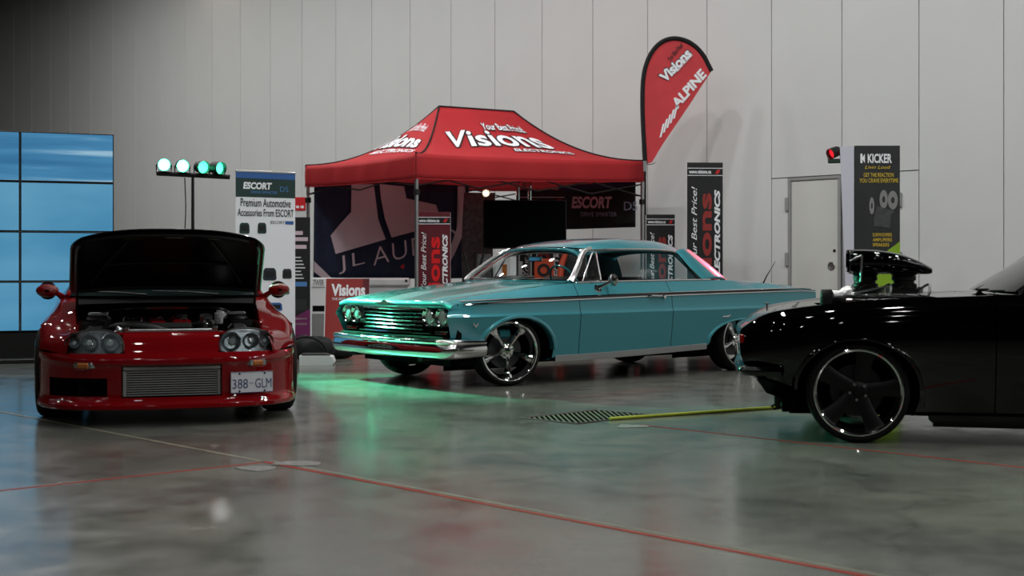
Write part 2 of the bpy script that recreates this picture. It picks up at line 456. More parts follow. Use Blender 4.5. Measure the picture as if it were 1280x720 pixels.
strip('floor_tape', 'long red tape line crossing the bare foreground floor diagonally', 'tape', [gA, gB, gB+(gB-gA).normalized()*2.0], .022, 'tape', .0022)
strip('floor_tape', 'faded olive tape line running from the red corner under the red car', 'tape', [far, gA+(far-gA).normalized()*.02], .03, 'oldtape', .0022)
strip('floor_tape', 'red tape line running left along the foreground floor below the red car', 'tape', [ground(-60, 620), ground(326, 578.4)], .016, 'tape', .0018)
strip('floor_tape', 'dark red tape line on the floor passing under the black car', 'tape', [ground(800, 531), ground(1300, 587)], .014, 'tape', .0018)
strip('floor_tape', 'pale olive tape edge laid beside the long red tape', 'tape', [gA+Vector((.03,.045,0)), gB+Vector((.03,.045,0))], .02, 'oldtape', .0012)
def patch(cx, cy, label, seed, n=1):
    r = random.Random(seed); p = ground(cx, cy); pts = []
    for k in range(9):
        a = 2*PI*k/9; rr = .085*(.7+.5*r.random()); pts.append((p.x+math.cos(a)*rr*1.5, p.y+math.sin(a)*rr*1.1))
    mb = MB(); k = len(pts)
    mb.add([(x, y, .0034) for x, y in pts]+[(x, y, .0002) for x, y in pts], [tuple(range(k))]+[(i, (i+1) % k, k+(i+1) % k, k+i) for i in range(k)])
    tag(obj('tape_patch', mb, 'whitetape', ang=0), label, 'tape patch')
patch(320, 586, 'larger worn white tape patch just below the red tape corner', 3)
patch(372, 580, 'small worn white tape patch just right of the red tape corner', 5)
patch(790, 533, 'worn white tape patch beside the floor grate', 9)

gc = [ground(652, 523), ground(747, 513), ground(816, 519), ground(722, 530)]
gr = thing('floor_grate', 'black slotted floor grate lying beside the yellow cable', 'floor grate', ((gc[0]+gc[2])/2).to_tuple(), 0)
o0 = (gc[0]+gc[2])/2; q = [p-o0 for p in gc]
mb = MB()
for i in range(4): 
    a, b = q[i], q[(i+1) % 4]; mb.tube([(a.x, a.y, .001), (b.x, b.y, .001)], .007, 6)
obj('frame', mb, 'black', gr)
M['pit'] = mat('grate_pit', '#0a0b0a', 1., spec=0., noise=.1)
obj('pit', MB().add([(p.x, p.y, .0020) for p in q], [(0,1,2,3)]), 'pit', gr, 0)
M['gratebar'] = mat('worn_grate_bar', '#585a50', .8, spec=0., noise=.2, nscale=20)
bd = Vector((.08, -1, 0)).normalized(); bn = Vector((1, .08, 0)).normalized()     # slots run diagonally across the frame
offs = [p.dot(bn) for p in q]; lo, hi = min(offs), max(offs); nb = int((hi-lo)/.036)
for i in range(nb):
    c = lo+(i+.5)*(hi-lo)/nb; hit = []
    for k in range(4):
        a, b = q[k], q[(k+1) % 4]; da, db = a.dot(bn)-c, b.dot(bn)-c
        if da*db < 0: hit.append(a.lerp(b, da/(da-db)))
    if len(hit) < 2 or (hit[0]-hit[1]).length < .03: continue
    a, b = hit[:2]; nn = bn*.0085; mb = MB(); vs = []
    for z in (.0022, .0032): vs += [(*(a+nn)[:2], z), (*(a-nn)[:2], z), (*(b-nn)[:2], z), (*(b+nn)[:2], z)]
    mb.add(vs, [(0,1,2,3),(4,5,6,7),(0,1,5,4),(1,2,6,5),(2,3,7,6),(3,0,4,7)]); obj('bar', mb, 'gratebar', gr, 0)

M['cable'] = mat('yellow_green_cable', '#9ba828', .5, noise=.15, nscale=14)
cp = [ground(*p) for p in [(762, 525.6), (800, 523), (850, 519.6), (900, 516), (950, 512.6), (1000, 509.3), (1060, 505.5), (1130, 501.5), (1240, 494)]]
tag(obj('floor_cable', MB().tube([(p.x, p.y, .012) for p in cp], .012, 8), 'cable'), 'yellow green cable running along the floor from grate to black car', 'cable')
# ================================================================== wheels
WM = {}
def wheel_meshes(style, R, RL, w):
    if style in WM: return WM[style]
    d = {}; f = -w/2
    d['tyre'] = (MB().lathe([(RL*.96, f+.012),(RL+.002, f+.002),(RL+.02, f-.004),(R-.025, f+.004),(R-.006, f+.022),(R, f+.045),(R, -f-.045),(R-.006, -f-.022),(R-.025, -f-.004),(RL+.01, -f)], (0,0,0), (0,1,0), 56).mesh('tyre', 40), 'rubber')
    lip = 'chrome'
    d['rim'] = (MB().lathe([(RL+.004, f+.002),(RL+.001, f-.009),(RL-.008, f-.011),(RL-.018, f-.004),(RL-.022, f+.012),(RL-.035, f+.04),(RL-.045, f+.08),(RL-.05, -f-.02),(RL, -f)], (0,0,0), (0,1,0), 56).mesh('rim', 40), lip)
    dish = {'five': .05, 'black': .035, 'mesh': .02}[style]
    if style == 'five':
        def spoke():
            mb = MB(); rows = []
            for t in np.linspace(0, 1, 9):
                r = .035 + (RL-.03-.035)*t; y = f+.062 - .035*t**1.6; hw = .024 + .020*t**1.5 - .010*math.sin(PI*t); th = .026-.006*t
                rows.append([(hw, y+th, r), (hw*.95, y+.006, r), (hw*.35, y-.010, r), (-hw*.35, y-.010, r), (-hw*.95, y+.006, r), (-hw, y+th, r)])
            mb.grid(np.array(rows)); return mb.mesh('spoke', 35)
        sm, ns, mt, hubm = spoke(), 5, 'chrome', 'chrome'
    elif style == 'black':
        def spoke():
            mb = MB(); rows = []
            for t in np.linspace(0, 1, 8):
                r = .04 + (RL-.02-.04)*t; y = f+.045 - .022*t; hw = .047 + .014*t**2 - .006*math.sin(PI*t); th = .03
                rows.append([(hw, y+th, r), (hw, y+.006, r), (hw*.55, y-.004, r), (-hw*.55, y-.004, r), (-hw, y+.006, r), (-hw, y+th, r)])
            mb.grid(np.array(rows)); return mb.mesh('spoke', 35)
        sm, ns, mt, hubm = spoke(), 5, 'blackwheel', 'blackwheel'
    else:
        def spoke():
            mb = MB(); rows = []
            for t in np.linspace(0, 1, 6):
                r = .05 + (RL-.02-.05)*t; y = f+.03 - .01*t; hw = .013 + .012*t; th = .02
                rows.append([(hw, y+th, r), (hw*.6, y, r), (-hw*.6, y, r), (-hw, y+th, r)])
            mb.grid(np.array(rows)); return mb.mesh('spoke', 35)
        sm, ns, mt, hubm = spoke(), 10, 'chrome', 'chrome'
    d['spoke'] = (sm, mt); d['n'] = ns
    hy = f+dish
    d['hub'] = (MB().lathe([(0, hy-.022),(.024, hy-.02),(.03, hy-.006),(.05, hy-.002),(.072, hy+.012),(.075, hy+.04)], (0,0,0), (0,1,0), 32).mesh('hub', 30), hubm)
    d['lug_nut'] = (MB().lathe([(0, hy-.02),(.008, hy-.018),(.009, hy+.01)], (0,0,.05), (0,1,0), 8).mesh('lug_nut', 30), 'chrome' if style != 'black' else 'steel')
    d['brake_disc'] = (MB().lathe([(.06, .015),(RL*.6, .015),(RL*.6, .035),(.06, .035)], (0,0,0), (0,1,0), 40).mesh('brake_disc', 30), 'darkgrey')
    WM[style] = d; return d
def wheel(car, style, loc, rz, R, RL, w, caliper=None):
    d = wheel_meshes(style, R, RL, w)
    e = empty('wheel', loc, rz, car)
    for k in ('tyre', 'rim', 'hub', 'brake_disc'): place(k, d[k][0], d[k][1], e)
    ph = {'five': .62, 'black': .2, 'mesh': 0}[style]
    for i in range(d['n']):
        place('spoke', d['spoke'][0], d['spoke'][1], e, rot=(0, ph+2*PI*i/d['n'], 0))
    for i in range(5): place('lug_nut', d['lug_nut'][0], d['lug_nut'][1], e, rot=(0, ph+.6+2*PI*i/5, 0))
    if caliper:
        obj('caliper', MB().box(-.06, .06, .0, .06, RL*.42, RL*.72, .015), caliper, e)
    return e

def uline(uf, ur, x0, x1, zf, zr):
    """nominal station -> real u, remapped near both ends so that each feature line has its own start and end"""
    def u(x):
        if x < zf: return zf + (x-zf)*(zf-uf)/(zf-x0)
        if x > zr: return zr + (x-zr)*(ur-zr)/(x1-zr)
        return x
    return u
def arch_lip(car, m, cu, cz, A, B, v, a0=0., a1=PI, wd=.045, out=.014, name='arch_lip', lean=0.):
    def fn(side, mb):
        rows = []
        for t in np.linspace(a0, a1, 40):
            c, s = math.cos(t), math.sin(t); row = []
            for k, off in ((1.0, -.05), (1.0, out*.6), (1+wd*.25/A, out), (1+wd*.7/A, out*.7), (1+wd/A, -.004)):
                row.append((cu+c*A*k, -(v(cu+c*A*k, cz+s*B*k)+off)*side, cz+s*B*k))
            rows.append(row)
        mb.grid(np.array(rows))
    both(car, name, fn, m, 40)
def wheel_well(car, cu, cz, A, B, v_in, v_out):
    def fn(side, mb):
        rows = []
        for t in np.linspace(-.25, PI+.25, 24):
            rows.append([(cu+math.cos(t)*A, -vv*side, max(cz+math.sin(t)*B, .13)) for vv in (v_in, v_out)])
        mb.grid(np.array(rows))
        n = len(mb.v)
        mb.add([(cu-A, -v_in*side, .13), (cu+A, -v_in*side, .13), (cu+A, -v_in*side, cz+B), (cu-A, -v_in*side, cz+B)], [(0,1,2,3)])
    both(car, 'wheel_well', fn, 'matt', 30)

# ================================================================== teal hardtop
IA = math.radians(38.1)
imp = thing('classic_hardtop_car', 'teal metallic two-door classic hardtop with chrome grille and five-spoke wheels', 'car', (-.557, 12.87, 0), IA)
X0, X1 = -.75, 4.28
def IL(uf, ur, v, z): return (uline(uf, ur, X0, X1, -.3, 3.9), pch(v), pch(z))
kz0 = [(-.75,.43),(-.5,.41),(-.3,.30),(.40,.215),(2.5,.26),(3.5,.30),(4.28,.38)]
L0 = IL(-.66, 4.08, [(-.75,.80),(.4,.84),(3.6,.84),(4.28,.74)], kz0)
L1 = IL(-.68, 4.10, [(-.75,.90),(-.4,.945),(.4,.955),(3.4,.955),(4.28,.86)], [(a, b+.03) for a, b in kz0])
vcr = [(-.75,.945),(-.4,.985),(.5,1.0),(2.5,1.0),(3.6,.975),(4.28,.90)]
L2 = IL(-.745, 4.25, vcr, [(-.75,.637),(4.28,.655)])
L2b = IL(-.735, 4.27, [(a, b-.014) for a, b in vcr], [(-.75,.665),(4.28,.69)])
tz = [(-.75,.757),(-.6,.764),(.75,.794),(1.95,.817),(4.0,.838),(4.28,.825)]
L3 = IL(-.68, 4.28, [(a, b-.028) for a, b in vcr], tz)
z4 = [(-.75,.778),(-.5,.81),(0,.86),(.75,.925),(1.3,.935),(2.7,.945),(3.4,.91),(4.0,.868),(4.28,.842)]
v4 = [(-.75,.83),(0,.86),(.75,.885),(2.7,.88),(3.5,.86),(4.28,.78)]
L4 = IL(-.665, 4.20, v4, z4)
D0, D1 = .745, 1.955
SEAM = .0035
def stations(a, b, n, extra):
    return sorted(set(np.round(np.linspace(a, b, n), 4)) | set(extra))
xs = stations(X0, X1, 190, [D0-SEAM, D0+SEAM, D1-SEAM, D1+SEAM])
xs = [x for x in xs if not any(D-SEAM+1e-6 < x < D+SEAM-1e-6 for D in (D0, D1))]
G = loft([L0, L1, L2, L2b, L3, L4], xs, 9, (1, 2, 4))
FA = (.02, .315, .415, .302); RA = (3.0, .30, .50, .235)
def region(u, v, z, i, j):
    x = (xs[i]+xs[i+1])/2
    for D in (D0, D1):
        if abs(x-D) < SEAM: return None
    return 'front_fender' if x < D0 else ('door' if x < D1 else 'rear_quarter')
shell(imp, G, region, {k: 'teal' for k in ('front_fender', 'door', 'rear_quarter')}, [FA, RA])
def isv(u, z):
    """side surface half width at (u, z)"""
    K = [(l[1](u), l[2](u)) for l in (L1, L2, L3, L4)]
    for (va, za), (vb, zb) in zip(K, K[1:]):
        if z <= zb: return float(va+(vb-va)*(z-za)/(zb-za)) if z > za else float(va)
    return float(K[-1][0])
arch_lip(imp, 'teal', *FA, isv, .02, PI-.1, .05, .016)
arch_lip(imp, 'teal', *RA, isv, .02, PI-.02, .05, .014)
wheel_well(imp, FA[0], FA[1], .46, .36, .45, .95); wheel_well(imp, RA[0], RA[1], .52, .38, .45, .95)
# hood, cowl and deck
def top_loft(xa, xb, n, zc, vs_, names, uf, crown):
    pass
hz = pch([(-.75,.782),(-.5,.828),(0,.885),(.45,.937),(.72,.958)])
def hood_grid(xa, xb, nu, v0s):
    rows = []
    for x in np.linspace(xa, xb, nu):
        row = []
        for k in np.linspace(-1, 1, 49):
            ve = float(L4[1](x)); v = k*ve; ze = float(L4[2](x)); zc = float(hz(x))
            a = abs(k); bulge = .016*max(0, 1-(a/.30)**2)**2
            dip = -.012*math.exp(-((a-.86)/.07)**2)
            z = ze + (zc-ze)*(1-a**2.2) + dip + bulge*min(1, (x+.75)/.3)
            u = x if x > -.3 else -.3 + (x+.3)*((-.3-(-.665-.075*(1-a**2)))/.45)
            row.append((u, -v, z))
        rows.append(row)
    return np.array(rows)
Gh = hood_grid(-.75, .60, 60, None); vv = np.abs(np.linspace(-1, 1, 49)); mid = (vv[1:]+vv[:-1])/2
keep = np.zeros((59, 48), bool); keep[:, mid < .84] = True
obj('hood', MB().grid(Gh, keep), 'teal', imp, 40)
for sl in (slice(0, 24), slice(24, 48)):
    kf_ = np.zeros_like(keep); kf_[:, sl] = ~keep[:, sl]; obj('fender_top', MB().grid(Gh, kf_), 'teal', imp, 40)
obj('cowl', MB().grid(hood_grid(.606, .80, 8, None)), 'teal', imp, 40)
obj('cowl_vent', MB().box(.62, .70, -.45, .45, .951, .966, .004), 'black', imp)
# front lip above the grille
rows = []
for v in np.linspace(-.94, .94, 61):
    a = abs(v)/.94; u0 = -.665-.075*(1-min(a/.9, 1)**2); zt = .782 if a < .85 else .782-.03*((a-.85)/.15)
    rows.append([(u0+.004, v, zt+.001), (u0-.012, v, zt-.003), (u0-.027, v, zt-.011), (u0-.038, v, zt-.024), (u0-.042, v, zt-.040), (u0-.036, v, zt-.056), (u0-.02, v, .712), (u0+.05, v, .708)])
obj('nose_panel', MB().grid(np.array(rows)), 'teal', imp, 50)
# face: backing, grille, lamp pods
obj('grille_backing', MB().box(-.63, -.58, -.93, .93, .40, .75), 'matt', imp, 0)
gl = empty('grille', (0,0,0), 0, imp)
def gu(v): return -.735+.055*(v/.6)**2
for i in range(6):
    z = .520+i*.035
    rows = []
    for v in np.linspace(-.50, .50, 25):
        u = gu(v); rows.append([(u+.03, v, z-.006), (u, v, z-.0085), (u-.007, v, z), (u, v, z+.0085), (u+.03, v, z+.006)])
    obj('grille_bar', MB().grid(np.array(rows)), 'chrome', gl, 25)
for k in range(17):
    v = -.48+.06*k; obj('grille_fin', MB().box(gu(v)+.012, gu(v)+.04, v-.003, v+.003, .505, .71), 'black', gl, 0)
obj('grille_moulding', MB().tube([(gu(v)+.004, v, .486) for v in np.linspace(-.60, .60, 21)], .009, 8), 'chrome', imp)
obj('grille_moulding', MB().tube([(gu(v)-.004, v, .712) for v in np.linspace(-.55, .55, 21)], .012, 8), 'chrome', imp)
obj('hood_emblem', MB().prism([(-.17,0),(-.05,.012),(-.02,.03),(.02,.03),(.05,.012),(.17,0),(.05,-.012),(-.05,-.012)], (-.778,0,.746), (0,1,0), (-.15,0,1), (-1,0,0), .012), 'satinchrome', imp)
def pod(side, mb):
    rows = []
    for z, du, w0, w1 in ((.545,.03,.55,.86),(.565,.0,.51,.90),(.62,-.02,.50,.925),(.69,-.01,.50,.925),(.712,.01,.51,.915)):
        rows.append([(-.70+du+.05*((v/.9)**2)+.01, -v*side, z) for v in np.linspace(w0, w1, 13)])
    mb.grid(np.array(rows))
pods = both(imp, 'lamp_bezel', pod, 'satin', 40)
for side, pe in zip((1, -1), pods):
    for v in (.608, .790):
        u = -.725+.05*(v/.9)**2
        ring = MB().lathe([(.066,.012),(.080,.0),(.086,-.016),(.079,-.026),(.070,-.014)], (u, -v*side, .632), (1,0,0), 32)
        obj('lamp_ring', ring, 'chrome', pe)
        obj('headlamp', MB().lathe([(0,-.018),(.03,-.016),(.055,-.009),(.071,0.002)], (u+.002, -v*side, .632), (1,0,0), 32), 'lens', pe)
    obj('parking_lamp', MB().box(-.69, -.655, -side*.66, -side*.84, .478, .512, .008), 'chrome', pe)
# chrome front bumper
rows = []
path = []
for v in np.linspace(-.86, .86, 41): path.append((-.80-.07*(1-(v/.86)**2)+.0, v, (1., 0.)))
def bump_path():
    pts = []
    for t in np.linspace(0, 1, 13): pts.append((-.36-.30*t, 1.005-.02*t**2, 1))
    for a in np.linspace(0, PI/2, 10)[1:]: pts.append((-.66-.15*math.sin(a), .985-.13*(1-math.cos(a)), 1))
    for t in np.linspace(0, 1, 22)[1:]: pts.append((-.81-.055*math.sin(t*PI/2), .855*(1-t), 1))
    return pts
half = bump_path(); full = [(u, v) for u, v, _ in half] + [(u, -v) for u, v, _ in half[::-1][1:]]
P2 = np.array(full); T2 = np.gradient(P2, axis=0); T2 /= np.linalg.norm(T2, axis=1)[:, None]; N2 = np.c_[-T2[:, 1], T2[:, 0]]
if N2[len(N2)//2][0] > 0: N2 = -N2
rows = []
for (u, v), nn in zip(P2, N2):
    k = min(1., (u+.36)/-.3+.15) if u > -.66 else 1.
    row = []
    for off, z in ((-.12,.452),(-.03,.448),(-.005,.436),(.0,.418),(-.012,.402),(-.008,.392),(.004,.36),(.0,.315),(-.018,.285),(-.05,.268),(-.12,.272)):
        row.append((u+nn[0]*off, -(v+nn[1]*off), .36+(z-.36)*(.85+.15*k)))
    rows.append(row)
obj('front_bumper', MB().grid(np.array(rows)), 'chrome', imp, 50)
obj('valance', MB().box(-.74, -.60, -.86, .86, .30, .46), 'matt', imp)
obj('bumper_bracket', MB().box(-.78, -.60, -.60, -.54, .24, .30), 'black', imp); obj('bumper_bracket', MB().box(-.78, -.60, .54, .60, .24, .30), 'black', imp)
# rocker, side trim, handles
def rocker(side, mb):
    rows = []
    for x in np.linspace(.46, 2.46, 40):
        z = float(L1[2](x)); v = float(L1[1](x)); rows.append([(x, -(v-.02)*side, z-.045), (x, -(v+.008)*side, z-.04), (x, -(v+.012)*side, z+.012), (x, -(v-.002)*side, z+.022)])
    mb.grid(np.array(rows))
both(imp, 'rocker_trim', rocker, 'satin')
def trim_line(lo, hi, out):
    def fn(side, mb):
        rows = []
        for x in np.linspace(-.62, 4.26, 160):
            u = L3[0](x); z = float(L3[2](x)); v = isv(x, z)
            v1 = isv(x, z+lo); v2 = isv(x, z+hi)
            rows.append([(u, -(v1-.004)*side, z+lo), (u, -(v1+out)*side, z+lo+.002), (u, -(v2+out)*side, z+hi-.002), (u, -(v2-.004)*side, z+hi)])
        mb.grid(np.array(rows))
    return fn
both(imp, 'side_trim', trim_line(-.022, -.010, .012), 'chrome')
both(imp, 'side_trim_inset', trim_line(-.010, .010, .006), 'black')
both(imp, 'side_trim', trim_line(.010, .020, .012), 'chrome')
def handle(side, mb):
    u, z = 1.72, .795; v = isv(u, z); y = -side
    mb.tube([(u-.09, y*(v+.006), z), (u-.08, y*(v+.035), z+.004), (u+.06, y*(v+.035), z), (u+.08, y*(v+.006), z)], .011, 8)
    mb.lathe([(0,.03),(.018,.028),(.02,0)], (u+.115, y*v, z-.01), (0,y,0), 14)
both(imp, 'door_handle', handle, 'chrome')
def fend(side, mb):
    v = isv(-.46, .56)+.004; y = -side
    mb.prism([(-.035,.02),(-.025,.02),(0,-.004),(.025,.02),(.035,.02),(.006,-.018),(-.006,-.018)], (-.46, y*v, .565), (1,0,0), (0,0,1), (0,y,0), .006)
both(imp, 'fender_emblem', fend, 'chrome')
def qemb(side, mb):
    v = isv(3.0, .60)+.004; y = -side
    mb.prism([(-.06,-.006),(.03,-.006),(.05,.004),(.07,.02),(.03,.008),(-.06,.004)], (2.72, y*v, .575), (1,0,0), (0,0,1), (0,y,0), .006)
both(imp, 'quarter_emblem', qemb, 'chrome')
# roof
rz_ = pch([(1.06,1.272),(1.2,1.318),(1.45,1.358),(1.75,1.375),(2.1,1.368),(2.4,1.330),(2.62,1.262)])
rv_ = pch([(1.06,.60),(1.3,.655),(1.9,.675),(2.3,.665),(2.62,.60)])
rows = []
for x in np.linspace(1.06, 2.62, 44):
    row = []
    for k in np.linspace(-1, 1, 41):
        a = abs(k); z = float(rz_(x)) - .030*a**2 - (.062+.035*math.sin(PI*min(1,max(0,(x-1.06)/1.56))))*max(0, (a-.66)/.34)**2.0; 
        u = x - (.085*(1-a**2) if x < 1.3 else .0)*(1-min(1, max(0, (x-1.06)/.24)))
        row.append((u, k*float(rv_(x)), z))
    rows.append(row)
obj('roof', MB().grid(np.array(rows)), 'teal', imp, 50, solid=.03)
obj('headliner', MB().grid(np.array([[(x, k*.60, float(rz_(x))-.055-.055*k*k) for k in np.linspace(-1, 1, 15)] for x in np.linspace(1.10, 2.56, 16)])), 'interior', imp, 60)
def sail(side, mb):
    A = section([(2.27,.672,1.237),(2.37,.785,1.08),(2.47,.872,.945)], 8)
    B = section([(2.60,.585,1.262),(2.78,.69,1.11),(2.93,.80,.952)], 8)
    rows = []
    for a, b in zip(A, B):
        row = []
        for t in np.linspace(0, 1, 15):
            p = a*(1-t)+b*t; bu = math.sin(PI*t); p = p + np.array([0.0, .045*bu, .022*bu]); row.append((p[0], -p[1]*side, p[2]))
        rows.append(row)
    mb.grid(np.array(rows))
both(imp, 'roof_pillar', sail, 'teal', 60, solid=.02)
def slin(side, mb):
    a = np.array([(2.27,.640,1.23),(2.37,.750,1.08),(2.47,.835,.945)]); b = np.array([(2.585,.560,1.25),(2.76,.66,1.10),(2.90,.76,.952)])
    mb.grid(np.array([[tuple((p*(1-t)+q*t)*np.array([1,-side,1])) for t in np.linspace(0, 1, 6)] for p, q in zip(section(a, 6), section(b, 6))]))
both(imp, 'pillar_lining', slin, 'interior', 60)
Bc = section([(2.60,.585,1.262),(2.78,.69,1.11),(2.93,.80,.952)], 8)
rows = []
for p in Bc:
    rows.append([(p[0]+.09*(1-k*k)*(p[0]-2.5), p[1]*k, p[2]+.004) for k in np.linspace(-1, 1, 21)])
obj('rear_glass', MB().grid(np.array(rows)), 'glass', imp, 50)
# windshield and pillars
def wb_(k): return (.735-.19*(1-k*k), .815*k, .948+.006*(1-k*k))
def wt_(k): return (1.09-.085*(1-k*k)+.06*abs(k)**4, .615*k, 1.268-.022*k*k)
rows = []
for t in np.linspace(0, 1, 12):
    row = []
    for k in np.linspace(-1, 1, 31):
        a, b = np.array(wb_(k)), np.array(wt_(k)); p = a*(1-t)+b*t; p[0] -= .03*math.sin(PI*t); row.append(tuple(p))
    rows.append(row)
obj('windshield', MB().grid(np.array(rows)), 'glass', imp, 60)
obj('windshield_trim', MB().tube([tuple(np.array(wt_(k))+np.array([-.006,0,.004])) for k in np.linspace(-1, 1, 25)], .012, 8), 'chrome', imp)
obj('windshield_trim', MB().tube([tuple(np.array(wb_(k))+np.array([-.008,0,.0])) for k in np.linspace(-1, 1, 25)], .010, 8), 'chrome', imp)
def apil(side, mb):
    mb.tube([(u, -v*side, z) for u, v, z in section([(.755,.835,.935),(.80,.822,.985),(.93,.745,1.10),(1.07,.655,1.215),(1.18,.635,1.262)], 5)], [.034-.0006*i for i in range(21)], 10)
both(imp, 'windshield_pillar', apil, 'satinchrome')
def drip(side, mb):
    mb.tube([(u, -v*side, z) for u, v, z in section([(1.12,.655,1.238),(1.4,.678,1.250),(1.9,.690,1.256),(2.2,.685,1.246),(2.29,.69,1.225),(2.38,.79,1.075),(2.475,.882,.945)], 6)], .011, 8)
both(imp, 'window_trim', drip, 'chrome')
def beltm(side, mb):
    mb.tube([(x, -(float(L4[1](x))-.004)*side, float(L4[2](x))+.006) for x in np.linspace(.80, 2.60, 30)], .011, 8)
both(imp, 'belt_trim', beltm, 'chrome')
VW = [(.875,.868,.945), (1.125,.852,.952), (1.20,.690,1.222), (1.15,.690,1.212)]
def vent(side, mb):
    mb.tube([(u, -v*side, z) for u, v, z in VW], .009, 8, closed=True)
vents = both(imp, 'vent_window', vent, 'satinchrome')
for side, ve in zip((1, -1), vents):
    obj('pane', MB().add(mirror_pts(VW, side), [(0,1,2,3)]), 'glass', ve, 0)
def mirr(side, mb):
    if side < 0: return
    mb.lathe([(0,-.03),(.03,-.027),(.052,-.012),(.058,.006),(.052,.012),(0,.013)], (1.16, -.985, .955), (1,.15,0), 28)
mb = MB(); mirr(1, mb); dm = obj('door_mirror', mb, 'chrome', imp)
obj('mirror_stalk', MB().tube([(1.02, -.93, .885), (1.06, -.96, .905), (1.15, -.985, .945)], [.02, .012, .009], 10), 'chrome', dm)
obj('mirror_foot', MB().lathe([(.045,0),(.04,.012),(.012,.018),(0,.018)], (1.02, -.918, .872), (0,-.75,.6), 20), 'chrome', dm)
an = obj('antenna', MB().tube([(3.50, -.80, .905), (3.56, -.81, 1.0), (3.66, -.83, 1.14)], [.009, .006, .003], 8), 'chrome', imp)
obj('antenna_foot', MB().lathe([(.035,0),(.03,.012),(.01,.02),(0,.02)], (3.50, -.80, .893), (0,0,1), 18), 'black', an)
# deck and tail
rows = []
dz_ = pch([(2.72,.952),(3.0,.955),(3.5,.945),(4.0,.905),(4.28,.862)])
for x in np.linspace(2.62, 4.28, 44):
    row = []
    for k in np.linspace(-1, 1, 41):
        ve, ze, zc = float(L4[1](x)), float(L4[2](x)), float(dz_(x)); a = abs(k)
        row.append((L4[0](x)+.03*(1-a*a)*(x > 4.0)*(x-4.0)/.28, k*ve, ze+(zc-ze)*(1-a**3)))
    rows.append(row)
Gd = np.array(rows); kd = np.zeros((43, 40), bool); mk = (np.abs(np.linspace(-1, 1, 41))[1:]+np.abs(np.linspace(-1, 1, 41))[:-1])/2
kd[6:, mk < .8] = True
obj('trunk_lid', MB().grid(Gd, kd), 'teal', imp, 50); obj('deck', MB().grid(Gd, ~kd), 'teal', imp, 50)
e0 = G[-1]; poly = [(p[0], -p[1], p[2]) for p in e0] + [(p[0], p[1], p[2]) for p in e0[::-1]]
cen = (4.22, 0, .62)
obj('tail_panel', MB().add(poly+[cen], [(i, (i+1) % len(poly), len(poly)) for i in range(len(poly))]), 'satin', imp, 60)
for side in (1, -1):
    for v in (.42, .58, .74):
        obj('tail_lamp', MB().lathe([(.062,-.02),(.06,.03),(.05,.045),(0,.05)], (4.24, -v*side, .69), (1,0,0), 24), 'redlens', imp)
rows = []
for v in np.linspace(-.95, .95, 41):
    a = abs(v)/.95; u = 4.30-.14*a**4; rows.append([(u-.08, v, .50), (u+.02, v, .495), (u+.04, v, .44), (u+.02, v, .37), (u-.08, v, .355)])
obj('rear_bumper', MB().grid(np.array(rows)), 'chrome', imp, 50)
# underbody and cabin
obj('underbody', MB().box(-.55, 4.05, -.72, .72, .19, .30), 'matt', imp, 0)
obj('cabin_floor', MB().box(.70, 2.75, -.80, .80, .30, .34), 'interior', imp, 0)
def dtrim(side, mb): mb.box(.80, 2.60, -side*.80, -side*.835, .30, .93, .01)
both(imp, 'door_lining', dtrim, 'interior')
obj('dashboard', MB().box(.70, .95, -.80, .80, .70, .915, .04), 'interior', imp)
for y0, y1 in ((-.78, -.02), (.02, .78)):
    st = obj('front_seat', MB().box(1.25, 1.75, y0, y1, .40, .60, .05), 'interior', imp)
    obj('seat_back', MB().box(1.68, 1.82, y0, y1, .55, .98, .05), 'interior', st)
st = obj('rear_seat', MB().box(2.10, 2.55, -.76, .76, .40, .58, .05), 'interior', imp)
obj('seat_back', MB().box(2.46, 2.60, -.74, .74, .55, .92, .05), 'interior', st)
obj('parcel_shelf', MB().box(2.56, 2.96, -.72, .72, .90, .935, .01), 'interior', imp)
ax = Vector((.85, 0, .5)).normalized()
e1 = Vector((0,1,0)); e2 = ax.cross(e1); c0 = Vector((1.08, -.37, .93))
sw = obj('steering_wheel', MB().tube([c0+(e1*math.cos(t)+e2*math.sin(t))*.19 for t in np.linspace(0, 2*PI, 33)[:-1]], .011, 8, closed=True), M['teal'], imp)
obj('steering_spoke', MB().tube([c0-e1*.18, c0+ax*-.03, c0+e1*.18], .010, 8).tube([c0-ax*.03, (.85, -.37, .80)], .02, 8), 'chrome', sw)
rm = obj('interior_mirror', MB().box(1.00, 1.02, -.10, .10, 1.135, 1.185, .008), 'chrome', imp)
obj('mirror_stem', MB().tube([(1.01, 0, 1.18), (1.05, 0, 1.25)], .006, 6), 'chrome', rm)
for yy in (-.35, .25):
    obj('wiper', MB().tube([(.60, yy, .966), (.655, yy+.25, .972), (.70, yy+.42, .975)], [.008, .006, .005], 6), 'chrome', imp)
TR, TL = .318, .270
for side in (1, -1):
    for u, st in ((0, math.radians(-16)), (3.03, 0)):
        wheel(imp, 'five', (u, -side*.80, TR), st if side > 0 else PI+st, TR, TL, .22, 'teal')
